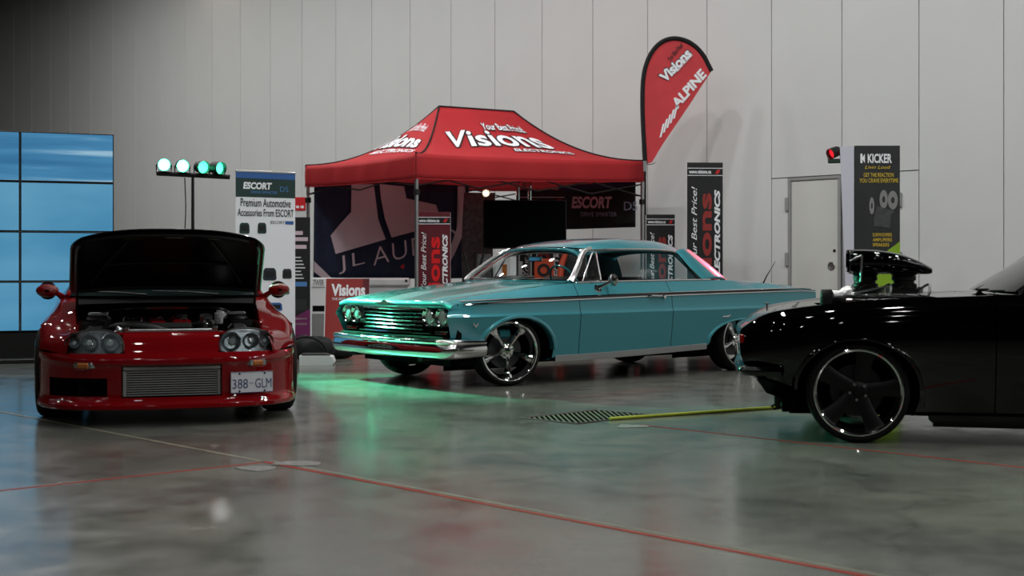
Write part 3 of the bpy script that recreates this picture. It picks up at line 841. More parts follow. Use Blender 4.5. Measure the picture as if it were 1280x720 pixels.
# ================================================================== black muscle car with blower
BA = math.radians(-10)
blk = thing('muscle_car', 'glossy black muscle car with exposed blower and black five-spoke wheels', 'car', (2.268, 9.078, 0), BA)
X0, X1 = -.75, 3.75
def BL(uf, ur, v, z): return (uline(uf, ur, X0, X1, -.35, 3.4), pch(v), pch(z))
bz0 = [(-.75,.37),(-.5,.33),(-.3,.27),(.40,.165),(2.3,.17),(3.1,.27),(3.75,.38)]
B0 = BL(-.60, 3.60, [(-.75,.68),(-.4,.76),(.4,.80),(3.75,.70)], bz0)
B1 = BL(-.63, 3.62, [(-.75,.76),(-.4,.845),(.4,.86),(2.4,.87),(3.75,.76)], [(a, b+.03) for a, b in bz0])
B2 = BL(-.70, 3.74, [(-.75,.80),(-.45,.895),(0,.925),(1,.915),(2.2,.92),(2.8,.945),(3.75,.82)], [(-.75,.50),(0,.55),(3.75,.58)])
B3 = BL(-.715, 3.75, [(-.75,.77),(-.45,.87),(0,.905),(1,.895),(2.2,.90),(2.8,.92),(3.75,.80)], [(-.75,.63),(-.45,.73),(0,.79),(1,.82),(2.6,.86),(3.75,.76)])
bz4 = [(-.75,.690),(-.66,.745),(-.55,.792),(-.35,.825),(-.1,.856),(.13,.877),(.5,.893),(.85,.905),(2.4,.925),(3.2,.90),(3.75,.83)]
B4 = BL(-.70, 3.70, [(-.75,.70),(-.5,.79),(0,.83),(1,.83),(2.5,.82),(3.75,.72)], bz4)
BD0, BD1 = .80, 1.98
xs = stations(X0, X1, 150, [BD0-SEAM, BD0+SEAM, BD1-SEAM, BD1+SEAM])
xs = [x for x in xs if not any(D-SEAM+1e-6 < x < D+SEAM-1e-6 for D in (BD0, BD1))]
G = loft([B0, B1, B2, B3, B4], xs, 9, (1,))
def region(u, v, z, i, j):
    x = (xs[i]+xs[i+1])/2
    for D in (BD0, BD1):
        if abs(x-D) < SEAM: return None
    return 'front_fender' if x < BD0 else ('door' if x < BD1 else 'rear_quarter')
FA2 = (.0, .315, .365, .315); RA2 = (2.74, .315, .38, .315)
shell(blk, G, region, {k: 'blackpaint' for k in ('front_fender', 'door', 'rear_quarter')}, [FA2, RA2])
def bsv(u, z):
    K = [(l[1](u), l[2](u)) for l in (B1, B2, B3, B4)]
    for (va, za), (vb, zb) in zip(K, K[1:]):
        if z <= zb: return float(va+(vb-va)*(z-za)/(zb-za)) if z > za else float(va)
    return float(K[-1][0])
arch_lip(blk, 'blackpaint', *FA2, bsv, .02, PI-.02, .035, .012)
arch_lip(blk, 'blackpaint', *RA2, bsv, .02, PI-.02, .035, .012)
wheel_well(blk, 0, .315, .40, .36, .45, .88); wheel_well(blk, 2.74, .315, .42, .36, .45, .88)
bhz = pch([(-.75,.69),(-.6,.755),(-.35,.812),(0,.84),(.4,.868),(.85,.903)])
def bhood(xa, xb, nu):
    rows = []
    for x in np.linspace(xa, xb, nu):
        row = []
        for k in np.linspace(-1, 1, 41):
            ve, ze, zc = float(B4[1](x)), float(B4[2](x)), float(bhz(x)); a = abs(k)
            u = x if x > -.35 else -.35+(x+.35)*((-.35+.70+.035*(1-a*a))/.40)
            row.append((u, -k*ve, ze+(zc-ze)*(1-a**2.5)-.008*math.exp(-((a-.84)/.06)**2)))
        rows.append(row)
    return np.array(rows)
Gh = bhood(-.75, .80, 50); av = np.abs(np.linspace(-1, 1, 41)); mk = (av[1:]+av[:-1])/2
xc = np.linspace(-.75, .80, 50); xc = (xc[1:]+xc[:-1])/2
kp = np.zeros((49, 40), bool); kp[:, mk < .82] = True
ft = ~kp
kp[np.ix_((xc > -.20) & (xc < .55), mk < .30)] = False
obj('hood', MB().grid(Gh, kp), 'blackpaint', blk, 40)
for sl in (slice(0, 20), slice(20, 40)):
    kf_ = np.zeros_like(ft); kf_[:, sl] = ft[:, sl]; obj('fender_top', MB().grid(Gh, kf_), 'blackpaint', blk, 40)
obj('cowl', MB().grid(bhood(.806, .98, 6)), 'blackpaint', blk, 40)
for yy in (-.50, .05):
    obj('wiper', MB().tube([(.86, yy, .918), (.80, yy-.22, .930), (.85, yy-.40, .935)], [.008, .006, .004], 6), 'matt', blk)
# nose: grille, lamps, bumper, chin
rows = []
for v in np.linspace(-.78, .78, 41):
    a = abs(v)/.78; u = -.70-.03*(1-a*a)
    rows.append([(u, v, .693-.0*a), (u-.012, v, .675), (u-.012, v, .655), (u+.03, v, .645), (u+.06, v, .50), (u+.0, v, .488), (u+.06, v, .40), (u+.12, v, .345)])
obj('nose_panel', MB().grid(np.array(rows)), 'blackpaint', blk, 40)
bg = obj('grille', MB().box(-.69, -.67, -.50, .50, .505, .64), 'matt', blk)
for i in range(5): obj('grille_bar', MB().box(-.70, -.688, -.50, .50, .515+i*.028, .523+i*.028), 'black', bg, 0)
for side in (1, -1):
    obj('headlamp', MB().lathe([(0,-.03),(.05,-.022),(.078,-.004),(.09,-.012),(.094,.01)], (-.69, -.63*side, .575), (1,0,0), 28), 'lens', blk)
def bbump():
    pts = []
    for t in np.linspace(0, 1, 8): pts.append((-.46-.16*t, .90-.02*t))
    for a in np.linspace(0, PI/2, 8)[1:]: pts.append((-.62-.10*math.sin(a), .88-.12*(1-math.cos(a))))
    for t in np.linspace(0, 1, 14)[1:]: pts.append((-.72-.03*math.sin(t*PI/2), .76*(1-t)))
    return pts
hb = bbump(); P2 = np.array([(u, v) for u, v in hb]+[(u, -v) for u, v in hb[::-1][1:]])
T2 = np.gradient(P2, axis=0); T2 /= np.linalg.norm(T2, axis=1)[:, None]; N2 = np.c_[-T2[:, 1], T2[:, 0]]
if N2[len(N2)//2][0] > 0: N2 = -N2
obj('front_bumper', MB().grid(np.array([[(u+n[0]*o, -(v+n[1]*o), z) for o, z in ((-.06,.462),(-.005,.458),(.008,.440),(.008,.420),(-.006,.402),(-.06,.398))] for (u, v), n in zip(P2, N2)])), M['blackpaint'], blk, 50)
obj('chin_spoiler', MB().grid(np.array([[(-.60-.03*(1-(v/.8)**2), v, .36), (-.55, v, .29), (-.42, v, .245), (-.30, v, .235)] for v in np.linspace(-.80, .80, 21)])), 'black', blk, 40)
tow = obj('tow_bracket', MB().box(-.50, -.46, -.66, -.62, .19, .27, .006), 'black', blk)
obj('tow_hook', MB().tube([(-.40, -.64, .27), (-.47, -.64, .215), (-.52, -.64, .19), (-.50, -.64, .175), (-.45, -.64, .19)], .009, 6), 'black', tow)
obj('side_marker', MB().box(-.715, -.69, -.80, -.76, .60, .655, .006), 'redlens', blk)
obj('hood_pin', MB().tube([(-.545, -.70, .80), (-.545, -.70, .845)], .005, 6).lathe([(0,.008),(.014,.006),(.014,0)], (-.545, -.70, .842), (0,0,1), 12), 'chrome', blk)
# underside, sills
obj('underbody', MB().box(-.45, 3.5, -.66, .66, .16, .30), 'matt', blk, 0)
both(blk, 'side_skirt', lambda s, mb: mb.box(.42, 2.32, -s*.80, -s*.885, .135, .19, .012), 'blackpaint')
obj('side_pipe', MB().tube([(.45, -.80, .135), (1.6, -.82, .13), (2.3, -.82, .135)], .035, 12), 'blackwheel', blk)
# engine bay and blower
obj('engine_bay', MB().box(-.30, .62, -.34, .34, .45, .80), 'matt', blk, 0)
bl = empty('blower', (0, 0, 0), 0, blk)
obj('intake_manifold', MB().box(-.05, .52, -.16, .16, .70, .80, .02), 'satin', bl)
obj('blower_case', MB().box(-.02, .50, -.135, .135, .79, .893, .035), 'satinchrome', bl)
for i in range(6): obj('case_rib', MB().box(.02+i*.085, .035+i*.085, -.15, .15, .79, .899, .004), 'satinchrome', bl)
obj('drive_snout', MB().lathe([(.035,-.22),(.045,-.20),(.045,-.10),(.075,-.06),(.085,.0)], (.04, 0, .875), (1,0,0), 24), 'satinchrome', bl)
obj('drive_pulley', MB().lathe([(.02,-.075),(.052,-.075),(.058,-.07),(.058,.005),(.052,.01),(.02,.01)], (-.105, 0, .862), (1,0,0), 28), 'black', bl)
obj('lower_pulley', MB().lathe([(.02,-.075),(.075,-.075),(.08,-.07),(.08,.005),(.02,.01)], (-.105, 0, .62), (1,0,0), 28), 'black', bl)
bp = []
for t in np.linspace(-PI/2, PI/2, 10): bp.append((math.sin(t)*0, 0, 0))
loop = [(math.cos(t)*.064, .862+math.sin(t)*.064) for t in np.linspace(0, PI, 12)] + [(math.cos(t)*.086, .62+math.sin(t)*.086) for t in np.linspace(PI, 2*PI, 12)]
obj('drive_belt', MB().grid(np.array([[(x, y, z) for x in (-.175, -.105)] for y, z in loop+loop[:1]])), 'rubber', bl, 40, solid=.008)
obj('fuel_rail', MB().tube([(-.02, -.155, .88), (.5, -.155, .88)], .011, 8), 'chrome', bl)
for i, u in enumerate((.115, .365)):
    c = obj('carburettor', MB().box(u-.085, u+.085, -.085, .085, .897, .94, .012).lathe([(.084,0),(.084,.03),(.068,.036),(.068,.052),(.080,.056),(.080,.082),(.072,.086),(.085,.092),(.085,.108)], (u, 0, .932), (0,0,1), 28), 'black', bl)
    obj('fuel_bowl', MB().box(u-.12, u-.086, -.05, .05, .90, .945, .008), 'satin', c); obj('fuel_bowl', MB().box(u+.086, u+.12, -.05, .05, .90, .945, .008), 'satin', c)
    obj('throttle_lever', MB().tube([(u-.05, -.09, .93), (u+.0, -.10, .96), (u+.07, -.095, .94)], .007, 6), 'chrome', c)
    obj('fuel_line', MB().tube(section([(u+.10, -.06, .93), (u+.145, -.12, .96), (u+.15, -.15, .92), (u+.135, -.155, .88)], 5), .009, 6), 'satin', c)
obj('linkage_rod', MB().tube([(.02, -.12, .90), (.24, -.13, .95), (.28, -.12, .87)], .006, 6), 'satin', bl)
# scoop: open mouth to the front, tapering to a rounded tail
rows = []
for t in np.linspace(0, 1, 22):
    u = .00+.52*t; top = 1.196-.115*t**2.9; bot = 1.030-.002*t; hw = .20*(1-.45*t**2.2); row = []
    for a in np.linspace(0, 2*PI, 33):
        c, s = math.cos(a), math.sin(a); cc = abs(c)**.6*(1 if c > 0 else -1); ss = abs(s)**.6*(1 if s > 0 else -1)
        h = (top-bot)/2; row.append((u, cc*hw, bot+h+ss*h))
    rows.append(row)
tail = rows[-1]; cx = .543; rows.append([(cx, p[1]*.55, 1.05+(p[2]-1.05)*.7) for p in tail]); rows.append([(cx+.006, 0, 1.052)]*33)
sc = obj('air_scoop', MB().grid(np.array(rows)), 'blackpaint', blk, 50, solid=.006, solid_off=-1)
obj('butterfly_plate', MB().box(.03, .035, -.175, .175, 1.06, 1.18), 'matt', sc)
obj('scoop_linkage', MB().tube([(.0, -.205, 1.115), (.075, -.215, 1.15)], .009, 6).tube([(.075, -.215, 1.15), (.068, -.215, .98)], .008, 6), 'satin', sc)
# greenhouse
def bwb(k): return (.96-.16*(1-k*k), .74*k, .925)
def bwt(k): return (1.42-.09*(1-k*k), .56*k, 1.245)
rows = [[tuple(np.array(bwb(k))*(1-t)+np.array(bwt(k))*t) for k in np.linspace(-1, 1, 21)] for t in np.linspace(0, 1, 6)]
obj('windshield', MB().grid(np.array(rows)), 'darkglass', blk, 60)
both(blk, 'windshield_pillar', lambda s, mb: mb.tube([(.955, -.75*s, .915), (1.2, -.665*s, 1.09), (1.43, -.575*s, 1.25)], .022, 8), 'chrome')
brz = pch([(1.36,1.245),(1.6,1.275),(1.9,1.28),(2.2,1.26),(2.4,1.22)])
obj('roof', MB().grid(np.array([[(x, k*.585, float(brz(x))-.05*abs(k)**4) for k in np.linspace(-1, 1, 25)] for x in np.linspace(1.36, 2.4, 18)])), 'blackpaint', blk, 50, solid=.02)
obj('rear_glass', MB().grid(np.array([[(2.38+.52*t, k*(.56+.1*t), 1.22-.30*t-.02*abs(k)) for k in np.linspace(-1, 1, 15)] for t in np.linspace(0, 1, 6)])), 'darkglass', blk, 50)
def bsail(s, mb):
    mb.grid(np.array([[tuple(np.array((2.15+.2*t, -(.59+.22*t)*s, 1.235-.31*t))*(1-k)+np.array((2.40+.52*t, -(.565+.15*t)*s, 1.215-.295*t))*k) for k in np.linspace(0, 1, 5)] for t in np.linspace(0, 1, 8)]))
both(blk, 'roof_pillar', bsail, 'blackpaint', solid=.02)
def bwin(s, mb):
    mb.grid(np.array([[(1.02+(1.28)*k*(1-t)+t*(.40+.72*k), -(.815-.235*t)*s, .92+.31*t) for k in np.linspace(0, 1, 8)] for t in np.linspace(0, 1, 6)]))
both(blk, 'side_window', bwin, 'darkglass')
obj('deck', MB().grid(np.array([[(float(B4[0](x)), k*float(B4[1](x)), float(B4[2](x))+.012*(1-k*k)) for k in np.linspace(-1, 1, 21)] for x in np.linspace(2.35, 3.75, 26)])), 'blackpaint', blk, 50)
e0 = G[-1]; poly = [(p[0], -p[1], p[2]) for p in e0]+[(p[0], p[1], p[2]) for p in e0[::-1]]
tp = obj('tail_panel', MB().add(poly+[(3.72, 0, .6)], [(i, (i+1) % len(poly), len(poly)) for i in range(len(poly))]), 'blackpaint', blk, 60)
for side in (1, -1): obj('tail_lamp', MB().box(3.70, 3.755, -side*.40, -side*.66, .60, .70, .012), 'redlens', tp)
for side in (1, -1):
    for u in (0, 2.74):
        wheel(blk, 'black', (u, -side*.775, .312), 0 if side > 0 else PI, .312, .268, .24, None)

# ================================================================== red coupe, hood up
RA_ = math.radians(106)
red = thing('sports_coupe', 'dark red sports coupe with raised black-lined hood and front intercooler', 'car', (-2.548, 9.965, 0), RA_)
# bumper cover: horizontal feature lines swept round the plan curve
pu = pch([(0,-.90),(.30,-.885),(.50,-.845),(.66,-.765),(.78,-.645),(.85,-.50),(.885,-.36)])
tt = np.concatenate([np.linspace(0, .72, 40), np.linspace(.72, .885, 26)[1:]])
#       z    inset in u    scale of v
prof = [(.115,-.035,1.0),(.125,-.055,1.01),(.15,-.05,1.012),(.175,-.012,1.0),(.20,.0,.995),(.30,.0,.995),(.405,.0,.995),(.425,-.008,1.0),(.455,-.002,1.0),(.475,.012,.995),(.50,.03,.985),(.56,.06,.975),(.60,.085,.965),(.625,.12,.96),(.632,.16,.955)]
prof_d = [prof[0]]
pz = []
P = np.array(prof); ss = np.linspace(0, len(P)-1, 70)
rows = []
for v in np.concatenate([-tt[::-1], tt[1:]]):
    a = abs(v); row = []
    for s in ss:
        i = min(int(s), len(P)-2); f = s-i; z, du, sv = P[i]*(1-f)+P[i+1]*f
        fade = 1-max(0, (a-.70)/.185)*.7
        row.append((float(pu(a))+du*fade, -v*sv, z + (.03*max(0,(a-.6)/.285) if z > .4 else 0)))
    rows.append(row)
Gb = np.array(rows); nv, nz = Gb.shape[:2]
keep = np.ones((nv-1, nz-1), bool)
for i in range(nv-1):
    for j in range(nz-1):
        c = Gb[i:i+2, j:j+2].reshape(-1, 3).mean(0); a = abs(c[1]); z = c[2]
        if a < .335 and .195 < z < .412: keep[i, j] = False                # intercooler mouth
        if .43 < a < .80 and .21 < z < .335 and c[1] > 0: keep[i, j] = False   # open duct on the far corner
        if a > .318 and z > .492: keep[i, j] = False                          # headlamp recess
obj('front_bumper', MB().grid(Gb, keep), 'redpaint', red, 35)
obj('mouth_backing', MB().box(-.80, -.78, -.36, .36, .16, .46), 'matt', red, 0)
obj('duct_backing', MB().box(-.62, -.60, .40, .78, .18, .36), 'matt', red, 0)
# intercooler with its fins
ic = obj('intercooler', MB().box(-.875, -.82, -.325, .325, .375, .41, .01).box(-.865, -.82, -.325, -.30, .20, .376, .006).box(-.865, -.82, .30, .325, .20, .376, .006), 'grey', red)
for i in range(11):
    z = .205+i*.0158; obj('fin', MB().box(-.862, -.80, -.30, .30, z, z+.007), M['grey'], ic, 0)
obj('core', MB().box(-.845, -.80, -.30, .30, .20, .378), 'darkgrey', ic, 0)
# headlamps
def lamp_out(t):
    """outline of the lamp in (v, z)"""
    return None
HL = [(.322,.50),(.36,.487),(.45,.478),(.55,.478),(.63,.484),(.675,.50),(.695,.53),(.695,.57),(.67,.605),(.62,.63),(.55,.647),(.47,.650),(.40,.640),(.35,.615),(.325,.575),(.316,.53)]
def hl_u(v, z): return float(pu(v)) + .02 + .30*(z-.48) + .0
for side in (1, -1):
    ring = section([(v, z, 0) for v, z in HL+HL[:1]], 4)[:-1]
    cv, cz = .505, .565
    def disc(off, sc):
        mb = MB(); n = len(ring); vs = []; R = 7
        for r in range(1, R+1):
            for p in ring:
                v = cv+(p[0]-cv)*sc*r/R; z = cz+(p[1]-cz)*sc*r/R; vs.append((hl_u(v, z)+off, -v*side, z))
        vs.append((hl_u(cv, cz)+off, -cv*side, cz)); fs = []
        for r in range(R-1):
            for k in range(n): fs.append((r*n+k, r*n+(k+1) % n, (r+1)*n+(k+1) % n, (r+1)*n+k))
        for k in range(n): fs.append((len(vs)-1, k, (k+1) % n))
        return mb.add(vs, fs)
    h = obj('headlamp', disc(.055, 1.0), M['lampback'], red, 50)
    obj('bezel', MB().tube([(hl_u(p[0], p[1])+.012, -p[0]*side, p[1]) for p in ring], .006, 6, closed=True), 'black', h)
    for v, z, r in ((.40,.562,.060), (.535,.565,.050), (.633,.562,.036)):
        u = hl_u(v, z)
        obj('reflector', MB().lathe([(r*.55,.05),(r*.85,.03),(r,.006),(r*1.06,.0),(r*1.1,.012)], (u+.012, -v*side, z), (1, -.25*side, 0), 28), 'reflector', h)
        obj('bulb_lens', MB().lathe([(0,.01),(r*.35,.016),(r*.58,.045)], (u+.016, -v*side, z), (1, -.25*side, 0), 24), 'lens' , h)
    obj('lens_cover', disc(.012, .97), 'glass', h, 50)
    sg = obj('turn_signal', MB().box(-.014, .03, -.078, .078, -.034, .034, .02), 'reflector', red, loc=(float(pu(.575)), -side*.575, .412), rot=(0, 0, side*math.radians(25)))
    obj('amber_insert', MB().box(-.020, .0, -.045, .045, -.020, .020, .012), 'amber', sg)
# licence plate, slightly angled to follow the bumper
pl = empty('licence_plate', (-.852, -.535, .282), math.radians(14), red)
M['plate'] = mat('plate_white', '#c3c6cd', .45); M['plateblue'] = mat('plate_blue', '#39456b', .5)
obj('plate_board', MB().box(-.006, 0, -.152, .152, -.072, .072, .003), 'plate', pl, 0)
fx = lambda y, z, w, h: flat((-.0075, y, z), (0,-1,0), (0,0,1), w, h)
text(pl, '388', fx(.140, -.042, .110, .066), 'plateblue', .0); text(pl, 'GLM', fx(-.022, -.042, .118, .066), 'plateblue', .0)
text(pl, '***', fx(.022, -.018, .034, .016), 'plateblue', .03)
obj('plate_border', MB().tube([(-.007, s*.15, t*.07) for s, t in ((-1,-1),(1,-1),(1,1),(-1,1))], .002, 4, closed=True), 'plateblue', pl)
for y in (-.09, .09):
    for z in (-.06, .06): obj('plate_bolt', MB().lathe([(0,.004),(.007,.003),(.007,0)], (-.006, y, z), (-1,0,0), 10), 'black', pl)
# side shell
X0, X1 = -.36, 3.55
def RL_(v, z): return (lambda x: x, pch(v), pch(z))
rz0 = [(-.36,.16),(.4,.15),(2.2,.16),(3.0,.2),(3.55,.28)]
R0 = RL_([(-.36,.80),(.4,.82),(2.4,.83),(3.55,.72)], rz0)
R1 = RL_([(-.36,.885),(0,.90),(.45,.875),(2.3,.90),(2.7,.915),(3.55,.80)], [(a, b+.03) for a, b in rz0])
R2 = RL_([(-.36,.885),(0,.905),(.5,.87),(1.6,.865),(2.6,.92),(3.55,.82)], [(-.36,.47),(0,.50),(3.55,.52)])
R3 = RL_([(-.36,.84),(0,.885),(.5,.86),(1.6,.85),(2.6,.90),(3.55,.80)], [(-.36,.585),(-.1,.66),(.3,.70),(1.6,.76),(2.7,.80),(3.55,.76)])
R4 = RL_([(-.36,.70),(-.1,.745),(.35,.77),(.7,.79),(2.4,.77),(3.55,.68)], [(-.36,.63),(-.1,.715),(.25,.775),(.55,.82),(1.0,.86),(2.4,.90),(3.55,.84)])
RD0, RD1 = .66, 1.98
xs = stations(X0, X1, 130, [RD0-SEAM, RD0+SEAM, RD1-SEAM, RD1+SEAM])
xs = [x for x in xs if not any(D-SEAM+1e-6 < x < D+SEAM-1e-6 for D in (RD0, RD1))]
G = loft([R0, R1, R2, R3, R4], xs, 9, (1,))
def region(u, v, z, i, j):
    x = (xs[i]+xs[i+1])/2
    for D in (RD0, RD1):
        if abs(x-D) < SEAM: return None
    return 'front_fender' if x < RD0 else ('door' if x < RD1 else 'rear_quarter')
shell(red, G, region, {k: 'redpaint' for k in ('front_fender', 'door', 'rear_quarter')}, [(0,.32,.345,.345), (2.55,.32,.36,.35)])
wheel_well(red, 0, .32, .36, .36, .45, .86); wheel_well(red, 2.55, .32, .38, .37, .45, .86)
# fender tops running from the lamps to the cowl
def ftop(s, mb):
    rows = []
    for x in np.linspace(-.70, .70, 40):
        if x >= -.36: vo, zo = float(R4[1](x)), float(R4[2](x))
        else:
            t = (x+.70)/.34; vo = .64+.06*t; zo = .625+.012*t
            vo = .66+.04*t
        vi = .615 + .05*(x+.7)/1.4; zi = zo+.012+.006*(x+.7)
        rows.append([(x, -(vi+(vo-vi)*k)*s, zi+(zo-zi)*k**1.5 - (.06*(1-k) if k < .05 else 0)) for k in np.linspace(0, 1, 9)])
    mb.grid(np.array(rows))
both(red, 'fender_top', ftop, 'redpaint', 50)
def fcorner(s, mb):
    """the shoulder that closes the gap between lamp, bumper and front fender"""
    rows = []
    for x in np.linspace(-.70, -.355, 14):
        t = (x+.70)/.345; rows.append([])
        top = np.array((x, .66+.04*t, .625+.006*t)); 
        a = min(.885, .665+.22*t**.62); low = np.array((float(pu(a))*(1-t)+x*t, .69+.195*t, .49+.015*t))
        for k in np.linspace(0, 1, 9):
            p = top*(1-k)+low*k; p = p+np.array((0, .045*math.sin(PI*k)*t, .02*math.sin(PI*k)*t)); rows[-1].append((p[0], -p[1]*s, p[2]))
    mb.grid(np.array(rows))
both(red, 'fender_shoulder', fcorner, 'redpaint', 60)
# engine bay
obj('bay_floor', MB().box(-.62, .62, -.62, .62, .30, .34), 'matt', red, 0)
obj('firewall', MB().box(.50, .56, -.66, .66, .34, .80), 'matt', red, 0)
both(red, 'inner_fender', lambda s, mb: mb.box(-.60, .50, -s*.615, -s*.63, .34, .68), 'redpaint')
obj('slam_panel', MB().box(-.74, -.60, -.40, .40, .600, .628, .008), 'redpaint', red)
rp = obj('radiator_panel', MB().box(-.62, -.575, -.315, .315, .615, .645, .006), 'satin', red)
for y in (-.30, .30): obj('panel_bolt', MB().box(-.635, -.575, y-.018, y+.018, .64, .665, .005), 'chrome', rp)
both(red, 'strut_tower', lambda s, mb: mb.lathe([(.10,-.12),(.095,0),(.08,.02),(.03,.03),(0,.03)], (.10, -.50*s, .69), (0,0,1), 20), 'blackwheel')
sb = obj('strut_brace', MB().tube(section([(.10, -.50, .725), (.08, -.36, .765), (.05, 0, .775), (.08, .33, .765), (.10, .50, .725)], 8), .011, 8), 'chrome', red)
for s in (1, -1): obj('brace_foot', MB().box(.03, .17, -s*.43, -s*.57, .715, .74, .008), 'satin', sb)
eb = obj('engine_block', MB().box(-.35, .40, -.18, .20, .34, .62, .03), 'darkgrey', red)
obj('valve_cover', MB().box(-.32, .36, -.16, -.01, .62, .70, .025), M['redpaint'], eb); obj('valve_cover', MB().box(-.32, .36, .01, .15, .62, .69, .025), M['redpaint'], eb)
obj('timing_cover', MB().box(-.40, -.33, -.17, .19, .40, .68, .03), 'black', eb)
obj('oil_cap', MB().lathe([(.04,0),(.04,.03),(.03,.035),(0,.035)], (-.2, -.09, .70), (0,0,1), 16), 'black', eb)
obj('intake_pipe', MB().tube(section([(-.50, -.05, .56), (-.50, .08, .63), (-.46, .24, .655), (-.30, .36, .64), (-.1, .42, .60)], 7), .042, 14), 'black', red)
obj('charge_pipe', MB().tube(section([(-.42, .38, .56), (-.40, .33, .64), (-.32, .24, .675), (-.18, .20, .68)], 7), .036, 14), 'chrome', red)
obj('throttle_body', MB().lathe([(.05,0),(.06,.02),(.06,.06),(.045,.07),(.045,.11)], (-.20, -.26, .62), (-.3,0,1), 20), 'satin', red)
obj('throttle_linkage', MB().lathe([(.0,.02),(.03,.018),(.034,0)], (-.28, -.27, .67), (-1,0,.2), 16), 'chrome', red)
obj('coolant_bottle', MB().box(-.30, -.08, -.56, -.42, .50, .66, .03), 'black', red)
obj('brake_reservoir', MB().lathe([(.045,0),(.045,.08),(.03,.085),(.03,.11),(0,.11)], (.34, -.40, .64), (0,0,1), 16), 'whiteplastic', red)
obj('fuse_box', MB().box(-.35, .0, .44, .58, .52, .65, .02), 'black', red)
obj('hose', MB().tube(section([(-.55, -.2, .60), (-.45, -.24, .655), (-.36, -.16, .66), (-.34, -.05, .60)], 6), .02, 10), 'rubber', red)
for y, x in ((-.1, -.30), (.06, -.05), (.25, -.3), (-.33, -.36), (.30, .02)):
    obj('hose_clamp', MB().lathe([(.018,-.008),(.022,-.008),(.022,.008),(.018,.008)], (x, y, .69), (1,0,0), 14), 'chrome', red)
# raised hood: outer skin, liner, frame ribs
HB, HF = Vector((.40, 0, .925)), Vector((-.50, 0, 1.335))
def hood_pt(t, k, off=0.):
    """t 0 hinge .. 1 leading edge, k -1..1 across"""
    hw = .715+(.675-.715)*t; a = abs(k)
    tcap = t
    if t > .80: hw *= math.sqrt(max(0, 1-((t-.80)/.205)**2*.22))
    u = HB.x+(HF.x-HB.x)*t + .10*t*a**3; z = HB.z+(HF.z-HB.z)*t
    z += .055*math.sin(PI*min(1, t*1.0)*.9)*(1-a*a)*.4 - .055*a**3.0*(.6+.4*t)
    n = Vector((-.41, 0, -.90)).normalized()
    return (u+n.x*off, -k*hw, z+n.z*off)
gt = np.linspace(0, 1, 26); gk = np.linspace(-1, 1, 41)
hd = obj('hood', MB().grid(np.array([[hood_pt(t, k) for k in gk] for t in gt])), 'blackpaint', red, 60, solid=.006, solid_off=1)
M['liner'] = mat('black_hood_liner', '#0a0d0c', .35, spec=.5, noise=.2, nscale=20)
obj('hood_liner', MB().grid(np.array([[hood_pt(t, k*.985, .014) for k in gk] for t in np.linspace(.01, .995, 26)])), 'liner', hd, 60)
def rib(pts, r): obj('hood_rib', MB().tube([hood_pt(t, k, .024) for t, k in pts], r, 6), 'liner', hd)
rib([(t, -.93) for t in np.linspace(.03, .9, 12)], .016); rib([(t, .93) for t in np.linspace(.03, .9, 12)], .016)
rib([(.95, k) for k in np.linspace(-.86, .86, 20)], .016); rib([(.04, k) for k in np.linspace(-.9, .9, 20)], .016)
for s_ in (-1, 1): obj('hood_brace', MB().tube([hood_pt(t, k*s_, .026) for t, k in ((.15,.78),(.5,.62),(.86,.42))], .007, 6), 'darkgrey', hd)
rib([(.45, k) for k in np.linspace(-.62, .62, 12)], .010)
M['sticker'] = mat('pale_sticker', '#8c908a', .5); M['olive'] = mat('olive_sticker', '#5d5a2c', .5)
for k0, k1, m in ((-.05, .14, 'sticker'), (-.50, -.30, 'olive'), (.40, .53, 'sticker')):
    kk = (-k0, -k1)
    obj('hood_sticker', MB().grid(np.array([[hood_pt(t, k, .020) for k in np.linspace(k0, k1, 5)] for t in (.885, .915)])), m, hd, 60)
both(red, 'hood_strut', lambda s, mb: mb.tube([(.30, -.655*s, .74), (-.12, -.64*s, 1.09)], .009, 8), 'black')
# cowl, windscreen, cabin
obj('cowl', MB().grid(np.array([[(u, k*.72, z+.015*(1-k*k)) for k in np.linspace(-1, 1, 21)] for u, z in ((.42,.79),(.50,.815),(.62,.840),(.66,.856))])), 'matt', red, 50)
M['tint'] = mat('smoked_windscreen', '#101a19', .05, spec=.6)
obj('windscreen', MB().grid(np.array([[(.60-.12*(1-k*k)+t*.78, k*(.72-.14*t), .855+.37*t) for k in np.linspace(-1, 1, 21)] for t in np.linspace(0, 1, 7)])), 'tint', red, 60)
for yy in (-.40, .15): obj('wiper', MB().tube([(.50, yy, .862), (.47, yy+.25, .885), (.52, yy+.50, .89)], [.009, .006, .005], 6), 'black', red)
rrz = pch([(1.36,1.222),(1.7,1.255),(2.2,1.235),(2.7,1.12),(3.2,.96),(3.5,.86)])
rrv = pch([(1.36,.58),(1.8,.60),(2.4,.58),(3.0,.62),(3.5,.66)])
obj('roof', MB().grid(np.array([[(x, k*float(rrv(x)), float(rrz(x))-.05*abs(k)**3.5) for k in np.linspace(-1, 1, 25)] for x in np.linspace(1.36, 2.15, 14)])), 'redpaint', red, 50, solid=.02)
obj('hatch_glass', MB().grid(np.array([[(x, k*float(rrv(x)), float(rrz(x))-.05*abs(k)**3.5) for k in np.linspace(-1, 1, 25)] for x in np.linspace(2.15, 3.3, 18)])), 'darkglass', red, 50)
obj('deck', MB().grid(np.array([[(x, k*float(R4[1](x)), max(float(rrz(min(x, 3.5))), float(R4[2](x)))-.02*abs(k)**3) for k in np.linspace(-1, 1, 15)] for x in np.linspace(3.3, 3.55, 5)])), 'redpaint', red, 50)
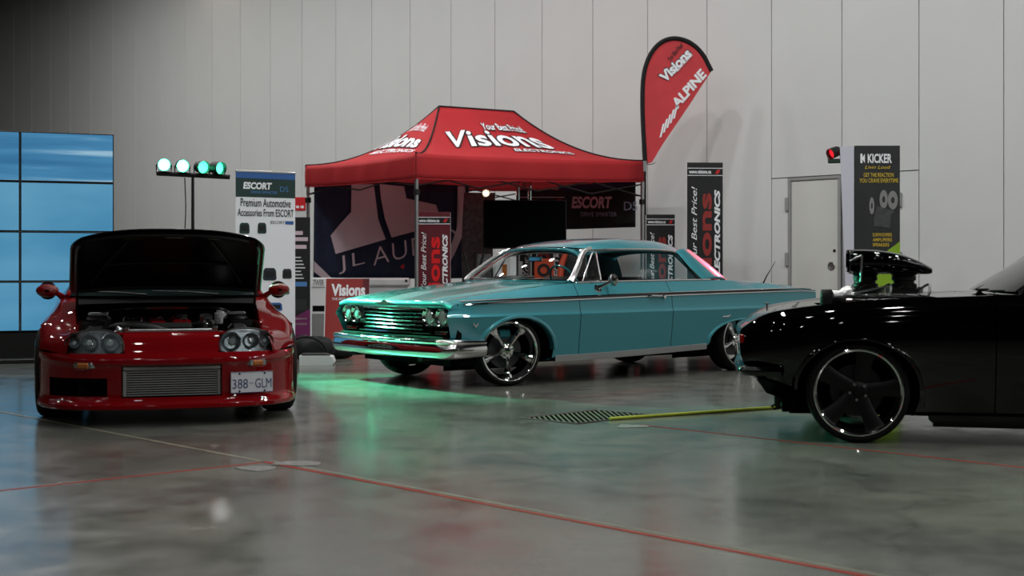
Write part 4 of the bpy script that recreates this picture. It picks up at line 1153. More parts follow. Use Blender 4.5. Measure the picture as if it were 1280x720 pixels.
def rwin(s, mb):
    rows = []
    for x in np.linspace(.68, 3.3, 34):
        t = min(1, max(0, (x-.62)/.76)); vt, zt = (.72-.14*t, .855+.37*t-.0) if x < 1.36 else (float(rrv(x)), float(rrz(x))-.05)
        vb, zb = float(R4[1](x)), float(R4[2](x)); rows.append([(x, -(vb+(vt-vb)*k)*s, zb+(max(zt, zb+.005)-zb)*k) for k in (0, .5, 1)])
    mb.grid(np.array(rows))
both(red, 'side_window', rwin, 'darkglass', 50)
both(red, 'windscreen_pillar', lambda s, mb: mb.tube([(.60, -.735*s, .85), (1.38, -.592*s, 1.225)], .02, 8), 'redpaint')
def rmirror(s, mb):
    rows = []
    for t, r in ((0,.2),(.06,.62),(.2,.92),(.5,1.),(.85,.9),(1.0,.78)):
        rows.append([(.62+.13*t*1.0-.02, -(.885+.085*math.cos(a)*r)*s, .895+.052*math.sin(a)*r) for a in np.linspace(0, 2*PI, 25)])
    mb.grid(np.array(rows))
ms = both(red, 'door_mirror', rmirror, 'redpaint', 60)
for s, m_ in zip((1, -1), ms):
    obj('mirror_arm', MB().tube([(.72, -.76*s, .83), (.68, -.80*s, .865), (.68, -.84*s, .885)], [.03, .022, .02], 8), 'redpaint', m_)
    obj('mirror_glass', MB().lathe([(0,0),(.06,0),(.07,-.004)], (.735, -.885*s, .895), (1,0,0), 20), 'darkglass', m_)
e0 = G[-1]; poly = [(p[0], -p[1], p[2]) for p in e0]+[(p[0], p[1], p[2]) for p in e0[::-1]]
tp = obj('tail_panel', MB().add(poly+[(3.58, 0, .6)], [(i, (i+1) % len(poly), len(poly)) for i in range(len(poly))]), 'redpaint', red, 60)
for side in (1, -1):
    for v in (.38, .52, .66): obj('tail_lamp', MB().lathe([(.06,-.02),(.055,.02),(0,.03)], (3.55, -v*side, .68), (1,0,0), 20), 'redlens', tp)
wg = obj('rear_wing', MB().box(3.25, 3.50, -.70, .70, 1.08, 1.105, .012), 'redpaint', red)
for s in (1, -1): obj('wing_foot', MB().box(3.32, 3.46, -s*.58, -s*.62, .82, 1.085, .008), 'redpaint', wg)
obj('underbody', MB().box(-.75, 3.4, -.62, .62, .13, .30), 'matt', red, 0)
for side in (1, -1):
    for u in (0, 2.55):
        wheel(red, 'mesh', (u, -side*.797, .325), 0 if side > 0 else PI, .325, .262, .23, None)
# ================================================================== canopy tent
def on_plane(px, py, P, N):
    """point where the sight line of a picture point meets a real plane (used to size flat prints on their own surface)"""
    d = Vector(((px-640)/FPX, 1, -(py-HORIZON)/FPX)); o = Vector((0, 0, CAMH)); P, N = Vector(P), Vector(N)
    return o + d*((P-o).dot(N)/d.dot(N))
TA = math.radians(39.3); TW, TD = 4.31, 2.88; TF = Vector((-1.286, 18.0, 0))
tent = thing('canopy_tent', 'red pop-up canopy tent with white lettering behind the teal car', 'tent', TF, TA)
TI = (Matrix.Translation(TF) @ Matrix.Rotation(TA, 4, 'Z')).inverted()
def eave(x, y):
    a, b = x/TW, y/TD; zf, zr, zl, zb = 2.61, 2.72, 2.61, 2.70
    return (zf*(1-a)+zr*a)*(1-b) + (zl*(1-a)+zb*a)*b
def ridge_z(a): return 3.475+.03*a
def expo(s): return 1.5+.6*abs(2*s-1)**2
def roof_front(s, t, back=False):
    y0 = TD if back else 0.; e = Vector((s*TW, y0, 0)); r = Vector((TW/3+s*TW/3, TD/2, 0)); p = e.lerp(r, t)
    ze, zr = eave(e.x, y0), ridge_z(s); p.z = ze+(zr-ze)*t**expo(s) - .035*math.sin(PI*s)*(1-t)**6; return p
def roof_side(s, t, right=False):
    x0 = TW if right else 0.; e = Vector((x0, s*TD, 0)); r = Vector((TW*2/3 if right else TW/3, TD/2, 0)); p = e.lerp(r, t)
    ze, zr = eave(x0, e.y), ridge_z(1. if right else 0.); p.z = ze+(zr-ze)*t**expo(s) - .035*math.sin(PI*s)*(1-t)**6; return p
gs = np.linspace(0, 1, 25); gt_ = np.linspace(0, 1, 15)
for fn in (lambda s, t: roof_front(s, t), lambda s, t: roof_front(s, t, True), lambda s, t: roof_side(s, t), lambda s, t: roof_side(s, t, True)):
    obj('roof_panel', MB().grid(np.array([[tuple(fn(s, t)) for t in gt_] for s in gs])), 'redfab', tent, 40, solid=.004)
def valance(a, b, na, nb):
    zb_ = lambda x, y: eave(x, y) - (.34*(1-x/TW)+.31*(x/TW))*(1-y/TD) - .31*(y/TD)
    rows = []
    for t in np.linspace(0, 1, 33):
        p = Vector(a).lerp(Vector(b), t); zt = eave(p.x, p.y)-.035*math.sin(PI*t); zl = zb_(p.x, p.y)-.02*math.sin(PI*t)**.5
        nn = Vector(na); row = []
        for k in np.linspace(0, 1, 6):
            wv = (.012*math.sin(t*31)+.008*math.sin(t*57+1))*k*math.sin(PI*t)**.3 + .02*math.sin(PI*k)*.5
            row.append((p.x+nn.x*wv, p.y+nn.y*wv, zt+(zl-zt)*k))
        rows.append(row)
    obj('valance', MB().grid(np.array(rows)), 'redfab', tent, 60, solid=.004)
    obj('valance_hem', MB().tube([r[-1] for r in rows], .006, 6), M['redfab'], tent)
valance((0,0,0), (TW,0,0), (0,-1,0), 0); valance((0,0,0), (0,TD,0), (-1,0,0), 0)
valance((TW,0,0), (TW,TD,0), (1,0,0), 0); valance((0,TD,0), (TW,TD,0), (0,1,0), 0)
up = Vector((0,0,.006))
for s, fn in ((0, roof_front), (1, roof_front)):
    obj('roof_piping', MB().tube([fn(s, t)+up for t in np.linspace(0, 1, 16)], .013, 6), 'blackfab', tent)
    obj('roof_piping', MB().tube([fn(s, t, True)+up for t in np.linspace(0, 1, 16)], .013, 6), 'blackfab', tent)
obj('roof_piping', MB().tube([roof_front(s, 1)+up for s in np.linspace(0, 1, 12)], .013, 6), 'blackfab', tent)
for x, y in ((0,0), (TW,0), (0,TD), (TW,TD)):
    z = eave(x, y); ix, iy = (.03 if x == 0 else -.03), (.03 if y == 0 else -.03)
    lg = obj('leg', MB().box(x+ix-.02, x+ix+.02, y+iy-.02, y+iy+.02, .01, z-.04, .004), 'satin', tent)
    obj('foot_plate', MB().box(x+ix-.05, x+ix+.05, y+iy-.05, y+iy+.05, 0, .01), 'satin', lg)
    obj('corner_strap', MB().box(x-.004, x+.004, y-.004, y+.004, z-.33, z+.004), 'blackfab', lg)
    obj('slider', MB().box(x+ix-.035, x+ix+.035, y+iy-.035, y+iy+.035, 2.05, 2.13, .006), 'black', lg)
def truss(a, b, n):
    a, b = Vector(a), Vector(b)
    for i in range(n):
        p, q = a.lerp(b, i/n), a.lerp(b, (i+1)/n)
        for z0, z1 in ((2.18, 2.36), (2.36, 2.18)):
            obj('truss_bar', MB().tube([(p.x, p.y, z0), (q.x, q.y, z1)], .011, 6), 'black', tent)
truss((.04,.04,0), (TW-.04,.04,0), 4); truss((.04,.04,0), (.04,TD-.04,0), 2); truss((TW-.04,.04,0), (TW-.04,TD-.04,0), 2); truss((.04,TD-.04,0), (TW-.04,TD-.04,0), 4)
def on_front(s0, s1, t0, t1, lift, sh=0.):
    return lambda a, b: roof_front(s0+(s1-s0)*a+sh*b, t0+(t1-t0)*b)+Vector((0,-.5,.86))*lift
def on_side(s0, s1, t0, t1, lift):
    return lambda a, b: roof_side(s0+(s1-s0)*a, t0+(t1-t0)*b)+Vector((-.5,0,.86))*lift
text(tent, 'Visions', on_front(.09, .76, .36, .69, .010), 'ink', .055, .0, 1.0)
text(tent, 'Visions', on_front(.096, .755, .37, .68, .016), 'white', .022, .0, 1.0)
text(tent, 'ELECTRONICS', on_front(.46, .80, .245, .325, .012), 'ink', .05, .25)
text(tent, 'ELECTRONICS', on_front(.462, .798, .252, .318, .016), 'white', .025, .25)
text(tent, 'Your Best Price!', on_front(.40, .76, .66, .79, .016), 'ink', .05, .35, .95)
text(tent, 'Your Best Price!', on_front(.402, .758, .67, .78, .020), 'white', .012, .35, .95)
text(tent, 'Visions', on_side(.82, .12, .36, .62, .010), 'ink', .07); text(tent, 'Visions', on_side(.815, .125, .37, .61, .016), 'white', .04)
text(tent, 'ELECTRONICS', on_side(.62, .10, .245, .33, .012), 'white', .03, .25); text(tent, 'Your Best Price!', on_side(.62, .18, .66, .77, .012), 'white', .012, .35)

# ------------------------------------------------------------------ sheets hung inside the tent
def W2T(p): return TI @ p
jl = thing('hanging_cloth', 'large navy cloth with pale lettering JL AUDIO hung at tent back', 'cloth', TF, TA)
JP = TF + Matrix.Rotation(TA, 3, 'Z') @ Vector((0, TD-.08, 0)); JN = Matrix.Rotation(TA, 3, 'Z') @ Vector((0, -1, 0))
yb = TD-.08
rows = []
for x in np.linspace(.10, 3.04, 60):
    rows.append([(x, yb+.014*math.sin(x*9)*(1-k)+.01*math.sin(x*23+2*k), .90+.0*x+1.50*k) for k in np.linspace(0, 1, 12)])
obj('sheet', MB().grid(np.array(rows)), 'navycloth', jl, 60, solid=.003)
obj('hanging_rail', MB().tube([(.05, yb+.02, 2.41), (3.1, yb+.02, 2.41)], .012, 8), 'black', jl)
def print_poly(parent, inv, pts, P, N, m, lift=.03, name='print'):
    P = Vector(P)+Vector(N)*lift; vs = [inv @ on_plane(x, y, P, N) for x, y in pts]
    me = bpy.data.meshes.new(name); bm = bmesh.new(); vv = [bm.verts.new(v) for v in vs]; f = bm.faces.new(vv); bmesh.ops.triangulate(bm, faces=[f]); bm.to_mesh(me); bm.free()
    return place(name, me, m, parent)
c5 = lambda L: [(380+x/4.8, 220+y/4.8) for x, y in L]
print_poly(jl, TI, c5([(285,50),(418,50),(430,140),(445,260),(490,380),(190,468),(160,357),(215,290),(283,215)]), JP, JN, 'pinkgrey')
print_poly(jl, TI, [(474.5,230),(505,233),(508,248),(545,256),(549,268),(549,281),(489.5,297),(481,273),(476,247)], JP, JN, 'pinkgrey')
print_poly(jl, TI, [(572,233),(581,233),(583.5,262),(579,292),(568,318),(556,338),(551,333),(562,312),(571,285),(575,262)], JP, JN, 'pinkgrey')
print_poly(jl, TI, c5([(60,510),(165,612),(110,612),(60,575)]), JP, JN, 'pinkgrey')
print_poly(jl, TI, [(500,333.5),(505.5,329.5),(504.5,336.5)], JP, JN, 'redprint')
for s_, a0, a1 in (('JL', 0, .22), ('AUDIO', .29, 1.)):
    text(jl, s_, lambda a, b, a0=a0, a1=a1: TI @ on_plane(424+148*(a0+(a1-a0)*a)-1.5*b, 343-37*(a0+(a1-a0)*a)-22*b, JP+JN*.032, JN), 'pinkgrey', -.012, 0., 1.1)
es = thing('hanging_cloth', 'dark cloth with ESCORT lettering hung under the right end of the tent', 'cloth', TF, TA)
EP = TF + Matrix.Rotation(TA, 3, 'Z') @ Vector((TW-.10, 0, 0)); EN = Matrix.Rotation(TA, 3, 'Z') @ Vector((-1, 0, 0))
M['darkcloth'] = mat('charcoal_cloth', '#161719', .8, noise=.2, nscale=4, bump=.2)
xe = TW-.10
rows = [[(xe+.012*math.sin(y*11)*(1-k), .10+y, 1.70+.0*y+.72*k) for k in np.linspace(0, 1, 8)] for y in np.linspace(0, 1.78, 30)]
obj('sheet', MB().grid(np.array(rows)), 'darkcloth', es, 60, solid=.003)
M['bluecloth'] = mat('blue_cloth_band', '#232a4c', .8)
obj('band', MB().grid(np.array([[(xe-.018, .10+y, z) for z in (2.32, 2.42)] for y in np.linspace(0, 1.78, 12)])), 'bluecloth', es, 60)
eT = lambda x0, y0, x1, y1: (lambda a, b: TI @ on_plane(x0+(x1-x0)*a, y0+(y1-y0)*b, EP+EN*.03, EN))
M['dimprint'] = mat('dim_pink_print', '#cbb6c0', .7); M['dimblue'] = mat('dim_blue_print', '#8f97ad', .7)
text(es, 'ESCORT', eT(714.5, 260.5, 765, 245.5), 'dimprint', .035, .15); text(es, 'DRIVE SMARTER', eT(726, 270.5, 771, 265), 'dimblue', 0); text(es, 'DS', eT(780, 263, 797, 252), 'dimblue', .0)

# ------------------------------------------------------------------ display banners of one design
def script_lines(e, w, z0, z1, x0, y, red):
    """rotated print reading upwards; x0 is the left edge"""
    H = z1-z0; up_ = Vector((0,0,1)); lf = Vector((-1,0,0))
    text(e, 'Your Best Price!', flat((x0+.27*w, y-.003, z1-.06*H-.50*H), up_, lf, .50*H, .15*w), 'white', .0, .3, .95)
    text(e, 'Visions', flat((x0+.69*w, y-.003, z1-.10*H-.80*H), up_, lf, .80*H, .37*w), red, .03, 0, 1.0)
    text(e, 'ELECTRONICS', flat((x0+.92*w, y-.004, z1-.08*H-.58*H), up_, lf, .58*H, .16*w), 'white', .045, .2)
M['brightred'] = mat('vivid_red_print', '#d8151a', .5); M['dullred'] = mat('brick_red_print', '#8e2a26', .55)
def visions_banner(label, px0, px1, Yd, top_py, rz, body, red, depth=.10, side='whiteplastic'):
    xl, xr = (px0-640)/FPX*Yd, (px1-640)/FPX*Yd; w = xr-xl; h = CAMH-(top_py-HORIZON)/FPX*Yd
    e = thing('display_banner', label, 'banner', (xl, Yd, 0), rz, 'shop banners of one printed design')
    obj('panel', MB().box(0, w, 0, .012, .06, h, .003), body, e, 0)
    obj('case', MB().box(.004, w-.004, .013, depth, .05, h-.004, .004), side, e, 0)
    obj('base', MB().box(-.02, w+.02, -.03, depth+.05, 0, .06, .01), 'satin', e)
    obj('header_band', MB().box(.004, w-.004, -.003, 0, h-.21*w-.15*w, h-.17*w), 'ink', e, 0)
    for z in (h-.36*w, h-.16*w): obj('header_rule', MB().box(.004, w-.004, -.004, 0, z-.004, z+.004), 'white', e, 0)
    text(e, 'www.visions.ca', flat((.05*w, -.005, h-.31*w), (1,0,0), (0,0,1), .62*w, .10*w), 'white', .03)
    me = MB().prism([(0,0),(.06*w,.11*w),(.15*w,.11*w),(.09*w,0)], (.78*w, -.004, h-.315*w), (1,0,0), (0,0,1), (0,-1,0), .002); obj('logo', me, 'redprint', e, 0)
    script_lines(e, w, .10, h-.40*w, 0, 0, M[red])
    return e
visions_banner('maroon column banner with vivid red print by the front tent post', 521.5, 563, 18.25, 265, math.radians(-2), 'bannermaroon', 'brightred', .12)
visions_banner('short black banner seen through the teal car side window', 808, 844, 19.4, 268, math.radians(4), 'bannerblack', 'dullred')
visions_banner('tall black banner with brick red print standing right of the tent', 859, 904, 18.6, 203, math.radians(3), 'bannerblack', 'dullred')
visions_banner('wide black banner mostly hidden behind the television', 646, 706, 21.6, 237, 0, 'bannerblack', 'dullred')

# ------------------------------------------------------------------ feather flag
FY = 20.25; FP = Vector((0, FY, 0)); FN = Vector((0,-1,0))
fl0 = on_plane(806.5, 330, FP, FN); fl0.z = 0
flag = thing('feather_flag', 'red teardrop flag with white lettering on a pole at the tent corner', 'flag', fl0, 0)
FI = Matrix.Translation(-fl0)
edge = [(806.5,205),(805,180),(803.5,150),(803,120),(804.5,95),(809,77),(817,62),(828,52),(841,48),(855,50),(868,57),(879,69),(886,82),(889.5,89)]
trail = [(878,106),(862,131),(845,156),(828,181),(815,203)]
pe = section([(x, y, 0) for x, y in edge], 4)[:, :2]; outl = [tuple(p) for p in pe]+trail
pts = [FI @ on_plane(x, y, FP, FN) for x, y in outl]
me = bpy.data.meshes.new('flag_cloth'); bm = bmesh.new(); vv = [bm.verts.new(p) for p in pts]; f = bm.faces.new(vv); bmesh.ops.triangulate(bm, faces=[f]); bm.to_mesh(me); bm.free()
M['flagred'] = mat('red_flag_cloth', '#c43a40', .75, noise=.08, nscale=4)
fo = place('flag_cloth', me, 'flagred', flag); md = fo.modifiers.new('thickness', 'SOLIDIFY'); md.thickness = .004; md.offset = 1
obj('sleeve', MB().tube([FI @ on_plane(x, y, FP, FN) for x, y in pe], [.036]*4+[.034]*(len(pe)-4), 8), 'blackfab', flag)
obj('pole', MB().tube([(0,0,.02), FI @ on_plane(806.5, 206, FP, FN)], .016, 10), 'black', flag)
obj('ground_plate', MB().box(-.2, .2, -.2, .2, 0, .02, .006), 'black', flag)
obj('clip', MB().tube([(-.02,-.04,2.62), (.10,-.05,2.63), (.16,-.05,2.66)], .008, 6).box(-.035, .02, -.05, -.03, 2.52, 2.68, .004), 'satin', flag)
c1 = lambda x, y: (780+x/3.6, 30+y/3.6)
def slant(P0, P1, Pup, lift=.012):
    """box whose baseline runs from P0 to P1 and whose height runs towards Pup (crop pixels)"""
    return lambda a, b: FI @ on_plane(*c1(P0[0]+(P1[0]-P0[0])*a+Pup[0]*b, P0[1]+(P1[1]-P0[1])*a+Pup[1]*b), FP+FN*lift, FN)
text(flag, 'Visions', slant((184,272), (312,138), (-34,-40)), 'ink', .07, 0, .95); text(flag, 'Visions', slant((186,268), (308,140), (-31,-36), .015), 'white', .04, 0, .97)
text(flag, 'ELECTRONICS', slant((240,216), (310,140), (-9,-11), .018), 'white', .03); text(flag, 'Your Best Price!', slant((208,168), (268,98), (-14,-16), .016), 'ink', .02, .3)
text(flag, 'ALPINE', slant((240,385), (374,232), (-30,-34)), 'white', .045)
for i in range(5):
    b = (160+15*i, 512-21*i); t0 = (-12, -70) ; wv = (8, 3)
    q = [c1(b[0], b[1]), c1(b[0]+9, b[1]-4), c1(b[0]+9+14, b[1]-4-62), c1(b[0]+14, b[1]-62)]
    print_poly(flag, FI, q, FP, FN, 'white', .012)

# ------------------------------------------------------------------ television on its stand
tvY = 19.9; tx0, tx1 = (604-640)/FPX*tvY, (708-640)/FPX*tvY; tz0, tz1 = CAMH+(335-311)/FPX*tvY, CAMH+(335-250)/FPX*tvY
tv = thing('television', 'large blank black television under the tent', 'television', ((tx0+tx1)/2, tvY, tz0), 0)
hw = (tx1-tx0)/2; hh = tz1-tz0
obj('housing', MB().box(-hw, hw, 0, .05, 0, hh, .008), 'black', tv)
M['screen'] = mat('dark_tv_screen', '#040506', .12, spec=.5); obj('screen', MB().box(-hw+.012, hw-.012, -.003, .0, .018, hh-.012), 'screen', tv, 0)
ts = thing('television_stand', 'twin chrome post stand carrying the black television', 'stand', ((tx0+tx1)/2, tvY+.12, 0), 0)
for x in (-.10, .075): obj('post', MB().tube([(x, 0, .04), (x, 0, 2.42)], .028, 14), 'chrome', ts)
obj('base', MB().box(-.36, .40, -.30, .30, 0, .04, .01), 'black', ts); obj('shelf', MB().box(-.30, .35, -.22, .2, .70, .73, .006), 'darkgrey', ts); obj('bracket', MB().box(-.25, .25, -.055, -.03, tz0+.2, tz0+.5, .004), 'black', ts)

# ------------------------------------------------------------------ roll-up banner with product pictures
ra = math.radians(33)
ru = thing('rollup_banner', 'white roll-up banner with dark green header reading ESCORT', 'banner', (-3.29, 16.0, 0), ra)
RW, RH = .765, 2.22
obj('sheet', MB().box(0, RW, 0, .006, .08, RH), 'white', ru, 0)
obj('top_rail', MB().box(-.005, RW+.005, -.008, .014, RH-.004, RH+.018, .003), 'satin', ru); obj('cassette', MB().box(-.02, RW+.02, -.08, .09, 0, .09, .02), 'satin', ru)
obj('support_pole', MB().tube([(RW/2, .03, .08), (RW/2, .02, RH)], .01, 8), 'satin', ru)
obj('header', MB().box(0, RW, -.002, 0, RH-.30, RH-.004), 'greenhdr', ru, 0); obj('header_stripe', MB().box(0, RW, -.003, 0, RH-.075, RH-.004), 'bluestrip', ru, 0)
rt = lambda x, z, w_, h_: flat((x*RW, -.005, RH-z), (1,0,0), (0,0,1), w_*RW, h_)
text(ru, 'ESCORT', rt(.12, .205, .48, .085), 'white', .045, .15); text(ru, 'DRIVE SMARTER', rt(.25, .255, .44, .032), 'skyblue', 0, .1); text(ru, 'DS', rt(.74, .225, .14, .062), 'skyblue', -.01)
text(ru, 'Premium Automotive', rt(.08, .415, .84, .10), 'ink', .01); text(ru, 'Accessories From ESCORT', rt(.03, .53, .94, .09), 'ink', .01)
text(ru, 'ESCORT', rt(.58, .615, .24, .035), 'navy', 0); obj('badge', MB().box(.83*RW, .97*RW, -.003, 0, RH-.62, RH-.58), 'bluestrip', ru, 0)
for x, z, w_, h_, m in ((.06,.74,.17,.13,'greenhdr'), (.36,.735,.15,.13,'greenhdr'), (.23,.97,.15,.12,'greenhdr'), (.45,1.30,.23,.15,'navy'), (.78,1.28,.16,.12,'darkgrey'), (.70,1.47,.20,.07,'darkgrey'), (.55,1.67,.23,.10,'bluestrip'), (.78,1.90,.10,.05,'darkgrey'), (.86,1.88,.09,.07,'darkgrey'), (.55,2.0,.2,.08,'midgrey')):
    W_ = w_*RW; p_ = obj('product_picture', MB().prism([(.10*W_,0),(.90*W_,0),(W_,.14*h_),(.96*W_,.80*h_),(.82*W_,h_),(.18*W_,h_),(.04*W_,.80*h_),(0,.14*h_)], (x*RW, 0, RH-z), (1,0,0), (0,0,1), (0,-1,0), .004), m, ru, 0)
    if h_ > .09: obj('picture_face', MB().box((x+.15*w_)*RW, (x+.85*w_)*RW, -.006, -.004, RH-z+.25*h_, RH-z+.75*h_), 'black', p_, 0)

# black and purple banner behind it
pb = thing('display_banner', 'narrow black and purple banner behind the white roll-up banner', 'banner', ((330-640)/FPX*17.4, 17.4, 0), math.radians(8))
w_ = (386.5-330)/FPX*17.4/math.cos(math.radians(8)); h_ = 1.73
obj('panel', MB().box(0, w_, 0, .02, .04, h_), 'bannerblack', pb, 0); obj('edge', MB().box(w_, w_+.018, -.003, .03, .04, h_, .003), 'whiteplastic', pb); obj('base', MB().box(0, w_, -.1, .12, 0, .04, .01), 'black', pb)
obj('print', MB().prism([(0,0),(w_,0),(w_,.42),(.62*w_,.30),(0,.18)], (0, -.002, .12), (1,0,0), (0,0,1), (0,-1,0), .002), 'purple', pb, 0)
for z, x0, x1, m in ((1.50,.66,.84,'dimprint'), (1.42,.66,.95,'dimprint'), (1.32,.66,.92,'dimprint')): obj('print', MB().box(x0*w_, x1*w_, -.003, 0, z, z+.05), m, pb, 0)
for i in range(7): obj('print', MB().box(.66*w_, (.80+.03*(i % 4))*w_, -.003, 0, 1.20-.045*i, 1.215-.045*i), 'whiteplastic', pb, 0)
obj('print', MB().box(.62*w_, .93*w_, -.003, 0, .83, .89), 'skyblue', pb, 0); obj('print', MB().box(.64*w_, .92*w_, -.004, 0, .52, .66), 'darkgrey', pb, 0)
for z in (.40, .33, .18): obj('print', MB().box(.62*w_, .93*w_, -.004, -.002, z, z+.025), 'dimprint', pb, 0)

# red headed stand near the left tent leg
rs = thing('sign_stand', 'white sign stand with red header beside the left tent leg', 'sign', ((362-640)/FPX*21.8, 21.8, 0), 0)
obj('board', MB().box(0, .24, 0, .02, .9, 2.0), 'whiteplastic', rs, 0); obj('header', MB().box(0, .26, -.01, .03, 2.0, 2.22, .004), 'redprint', rs)
for i in range(3): obj('print', MB().box(.03+.075*i, .08+.075*i, -.012, -.01, 2.04, 2.08), 'white', rs, 0)
obj('post', MB().tube([(.12, .01, 0), (.12, .01, .92)], .02, 8), 'satin', rs); obj('base', MB().box(-.05, .29, -.15, .17, 0, .02, .005), 'satin', rs)

# ------------------------------------------------------------------ small furniture by the tent
kb = thing('kiosk_cabinet', 'white cabinet with small black lettering 7WIR on its top edge', 'cabinet', ((389-640)/FPX*18.9, 18.9, 0), 0)
obj('carcass', MB().box(0, .30, 0, .35, .0, .80, .006), 'whiteplastic', kb); obj('top_panel', MB().box(-.01, .31, -.012, .36, .80, .93, .006), 'whiteplastic', kb)
obj('shelf_gap', MB().box(.02, .28, -.004, 0, .46, .54), 'matt', kb, 0); obj('drawer', MB().box(.015, .285, -.012, 0, .06, .43, .005), 'grey', kb)
text(kb, '7WIR', flat((.03, -.014, .82), (1,0,0), (0,0,1), .15, .085), 'ink', .0)
wt = thing('white_counter', 'long white counter standing below the navy JL AUDIO cloth', 'counter', ((414-640)/FPX*19.4, 19.4, 0), math.radians(4))
obj('top', MB().box(0, 1.14, -.05, .5, .80, .925, .03), 'whiteplastic', wt)
obj('body', MB().box(.03, 1.10, 0, .45, 0, .80, .01), 'whiteplastic', wt)
obj('bolt', MB().lathe([(0,.01),(.02,.008),(.02,0)], (1.08, -.05, .885), (0,-1,0), 14), 'black', wt)
af = thing('sandwich_board', 'red sandwich board reading Visions beside the teal car bumper', 'sign', ((408-640)/FPX*17.5, 17.5, 0), 0)
fr = obj('front_board', MB().prism([(0,0),(.56,0),(.56,.95),(0,.95)], (0, -.20, 0), (1,0,0), (0,.20,.98), (0,.98,-.2), .02), 'dullred', af, 0)
obj('rear_board', MB().prism([(0,0),(.56,0),(.56,.95),(0,.95)], (0, .20, 0), (1,0,0), (0,-.19,.98), (0,-.98,-.19), .02), 'whiteplastic', af, 0)
obj('side_web', MB().prism([(-.20,0),(.20,0),(.01,.94),(-.01,.94)], (-.012, 0, 0), (0,1,0), (0,0,1), (1,0,0), .01), 'whiteplastic', af, 0)
fb = lambda x, z, ww, hh_: flat(Vector((x, -.20, 0))+Vector((0,.20,.98))*z+Vector((0,-.98,.2))*.003, (1,0,0), (0,.20,.98), ww, hh_)
text(fr, 'Visions', fb(.07, .72, .44, .16), 'white', .04); text(fr, 'THE BEST NAME', fb(.08, .665, .30, .035), 'white', 0)
obj('dark_corner', MB().prism([(.48,.62),(.56,.55),(.56,.95),(.48,.95)], Vector((0,-.20,0))+Vector((0,-.98,.2))*.001, (1,0,0), (0,.20,.98), (0,-.98,.2), .001), 'bannermaroon', fr, 0)

def blob(seed, sx, sy, sz, m, nm, par, loc=(0,0,0)):
    r = random.Random(seed); ph = [r.random()*6 for _ in range(6)]; rows = []
    for t in np.linspace(0, 1, 15):
        row = []
        for a in np.linspace(0, 2*PI, 29):
            k = math.sin(PI*t)**.55; w1 = 1+.10*math.sin(3*a+ph[0]+2*t)+.07*math.sin(5*a+ph[1]-3*t)
            row.append((sx*k*w1*math.cos(a), sy*k*w1*math.sin(a), max(.0, sz*(.5-.5*math.cos(PI*t))*(1+.08*math.sin(4*a+ph[2])))))
        rows.append(row)
    return obj(nm, MB().grid(np.array(rows)), m, par, 70, loc=loc)
bagp = Vector(((392-640)/FPX*15.4, 15.4, 0))
bg_ = thing('duffel_bag', 'black duffel bag slumped behind the white box on the floor', 'bag', bagp, .1)
blob(2, .24, .17, .27, 'blackfab', 'body', bg_)
obj('strap', MB().tube(section([(-.2,-.12,.12), (-.22,-.19,.24), (-.05,-.2,.29), (.1,-.19,.22), (.16,-.14,.1)], 5), .014, 6), M['blackfab'], bg_)
jk = thing('bundled_jacket', 'black jacket heaped on the floor beside the sandwich board', 'jacket', Vector(((420-640)/FPX*15.9, 15.9, 0)), .4)
blob(5, .22, .16, .17, 'blackfab', 'body', jk)
obj('red_lining', MB().tube(section([(-.16,.02,.15), (-.1,-.02,.19), (-.02,.0,.19)], 4), .035, 8), 'dullred', jk)
bx = thing('white_box', 'flat white box with sloped lid lying on floor behind the red car', 'box', Vector(((374-640)/FPX*14.75, 14.75, 0)), .06)
obj('body', MB().prism([(0,0),(.36,0),(.38,.03),(.36,.09),(.30,.105),(0,.105)], (0,0,0), (1,0,0), (0,0,1), (0,1,0), .30), 'whiteplastic', bx, 20)
obj('lid', MB().prism([(.02,0),(.33,0),(.28,.018),(.02,.018)], (0,.03,.105), (1,0,0), (0,0,1), (0,1,0), .24), 'darkgrey', bx, 20)

# things inside the tent seen through and past the teal car
sh = thing('display_rack', 'low grey rack with dark bays seen through the teal car windscreen', 'rack', ((616-640)/FPX*18.9, 18.9, 0), 0)
obj('back', MB().box(0, .72, .36, .38, 0, .96), 'grey', sh, 0)
for x in (0, .22, .44, .70): obj('upright', MB().box(x, x+.02, 0, .36, 0, .96, .002), 'grey', sh, 0)
for z in (.02, .50, .94): obj('shelf', MB().box(.021, .70, 0, .36, z, z+.02), 'grey', sh, 0)
for i, (x, w1, h1, m) in enumerate(((.03,.08,.20,'whiteplastic'), (.13,.07,.16,'amber'), (.24,.09,.26,'whiteplastic'), (.36,.06,.2,'grey'))):
    b_ = obj('carton', MB().box(0, w1, 0, .12, 0, h1, .004), m, None, loc=((616-640)/FPX*18.9+x, 19.0, .962))
    tag(b_, ['white carton at the left end of the grey rack top', 'amber carton second from left on the grey rack top', 'tall white carton third from left on the grey rack top', 'slim grey carton at the right end of the rack top group'][i], 'carton', 'cartons on the grey rack')
ob = thing('orange_sign', 'orange sign board behind the teal car windscreen', 'sign', ((668-640)/FPX*18.7, 18.7, 0), 0)
obj('board', MB().box(0, .27, 0, .02, .85, 1.20, .004), 'orange', ob); obj('foot', MB().box(.02, .25, -.10, .12, 0, .85, .01), 'black', ob)
obj('roundel', MB().lathe([(.05,-.004),(.09,-.004),(.09,0)], (.13, -.001, 1.04), (0,1,0), 24), 'black', ob)
se = thing('racing_seat', 'orange and black bucket seat beside the orange sign board', 'seat', ((722-640)/FPX*18.9, 18.9, 0), 0)
obj('backrest', MB().grid(np.array([[(-.24+.48*k-(.0), .22+.10*t-.10*abs(2*k-1)**2*(-1), .52+.78*t) for k in np.linspace(.06*t, 1-.06*t, 11)] for t in np.linspace(0, 1, 9)])), 'interior', se, 60, solid=.07)
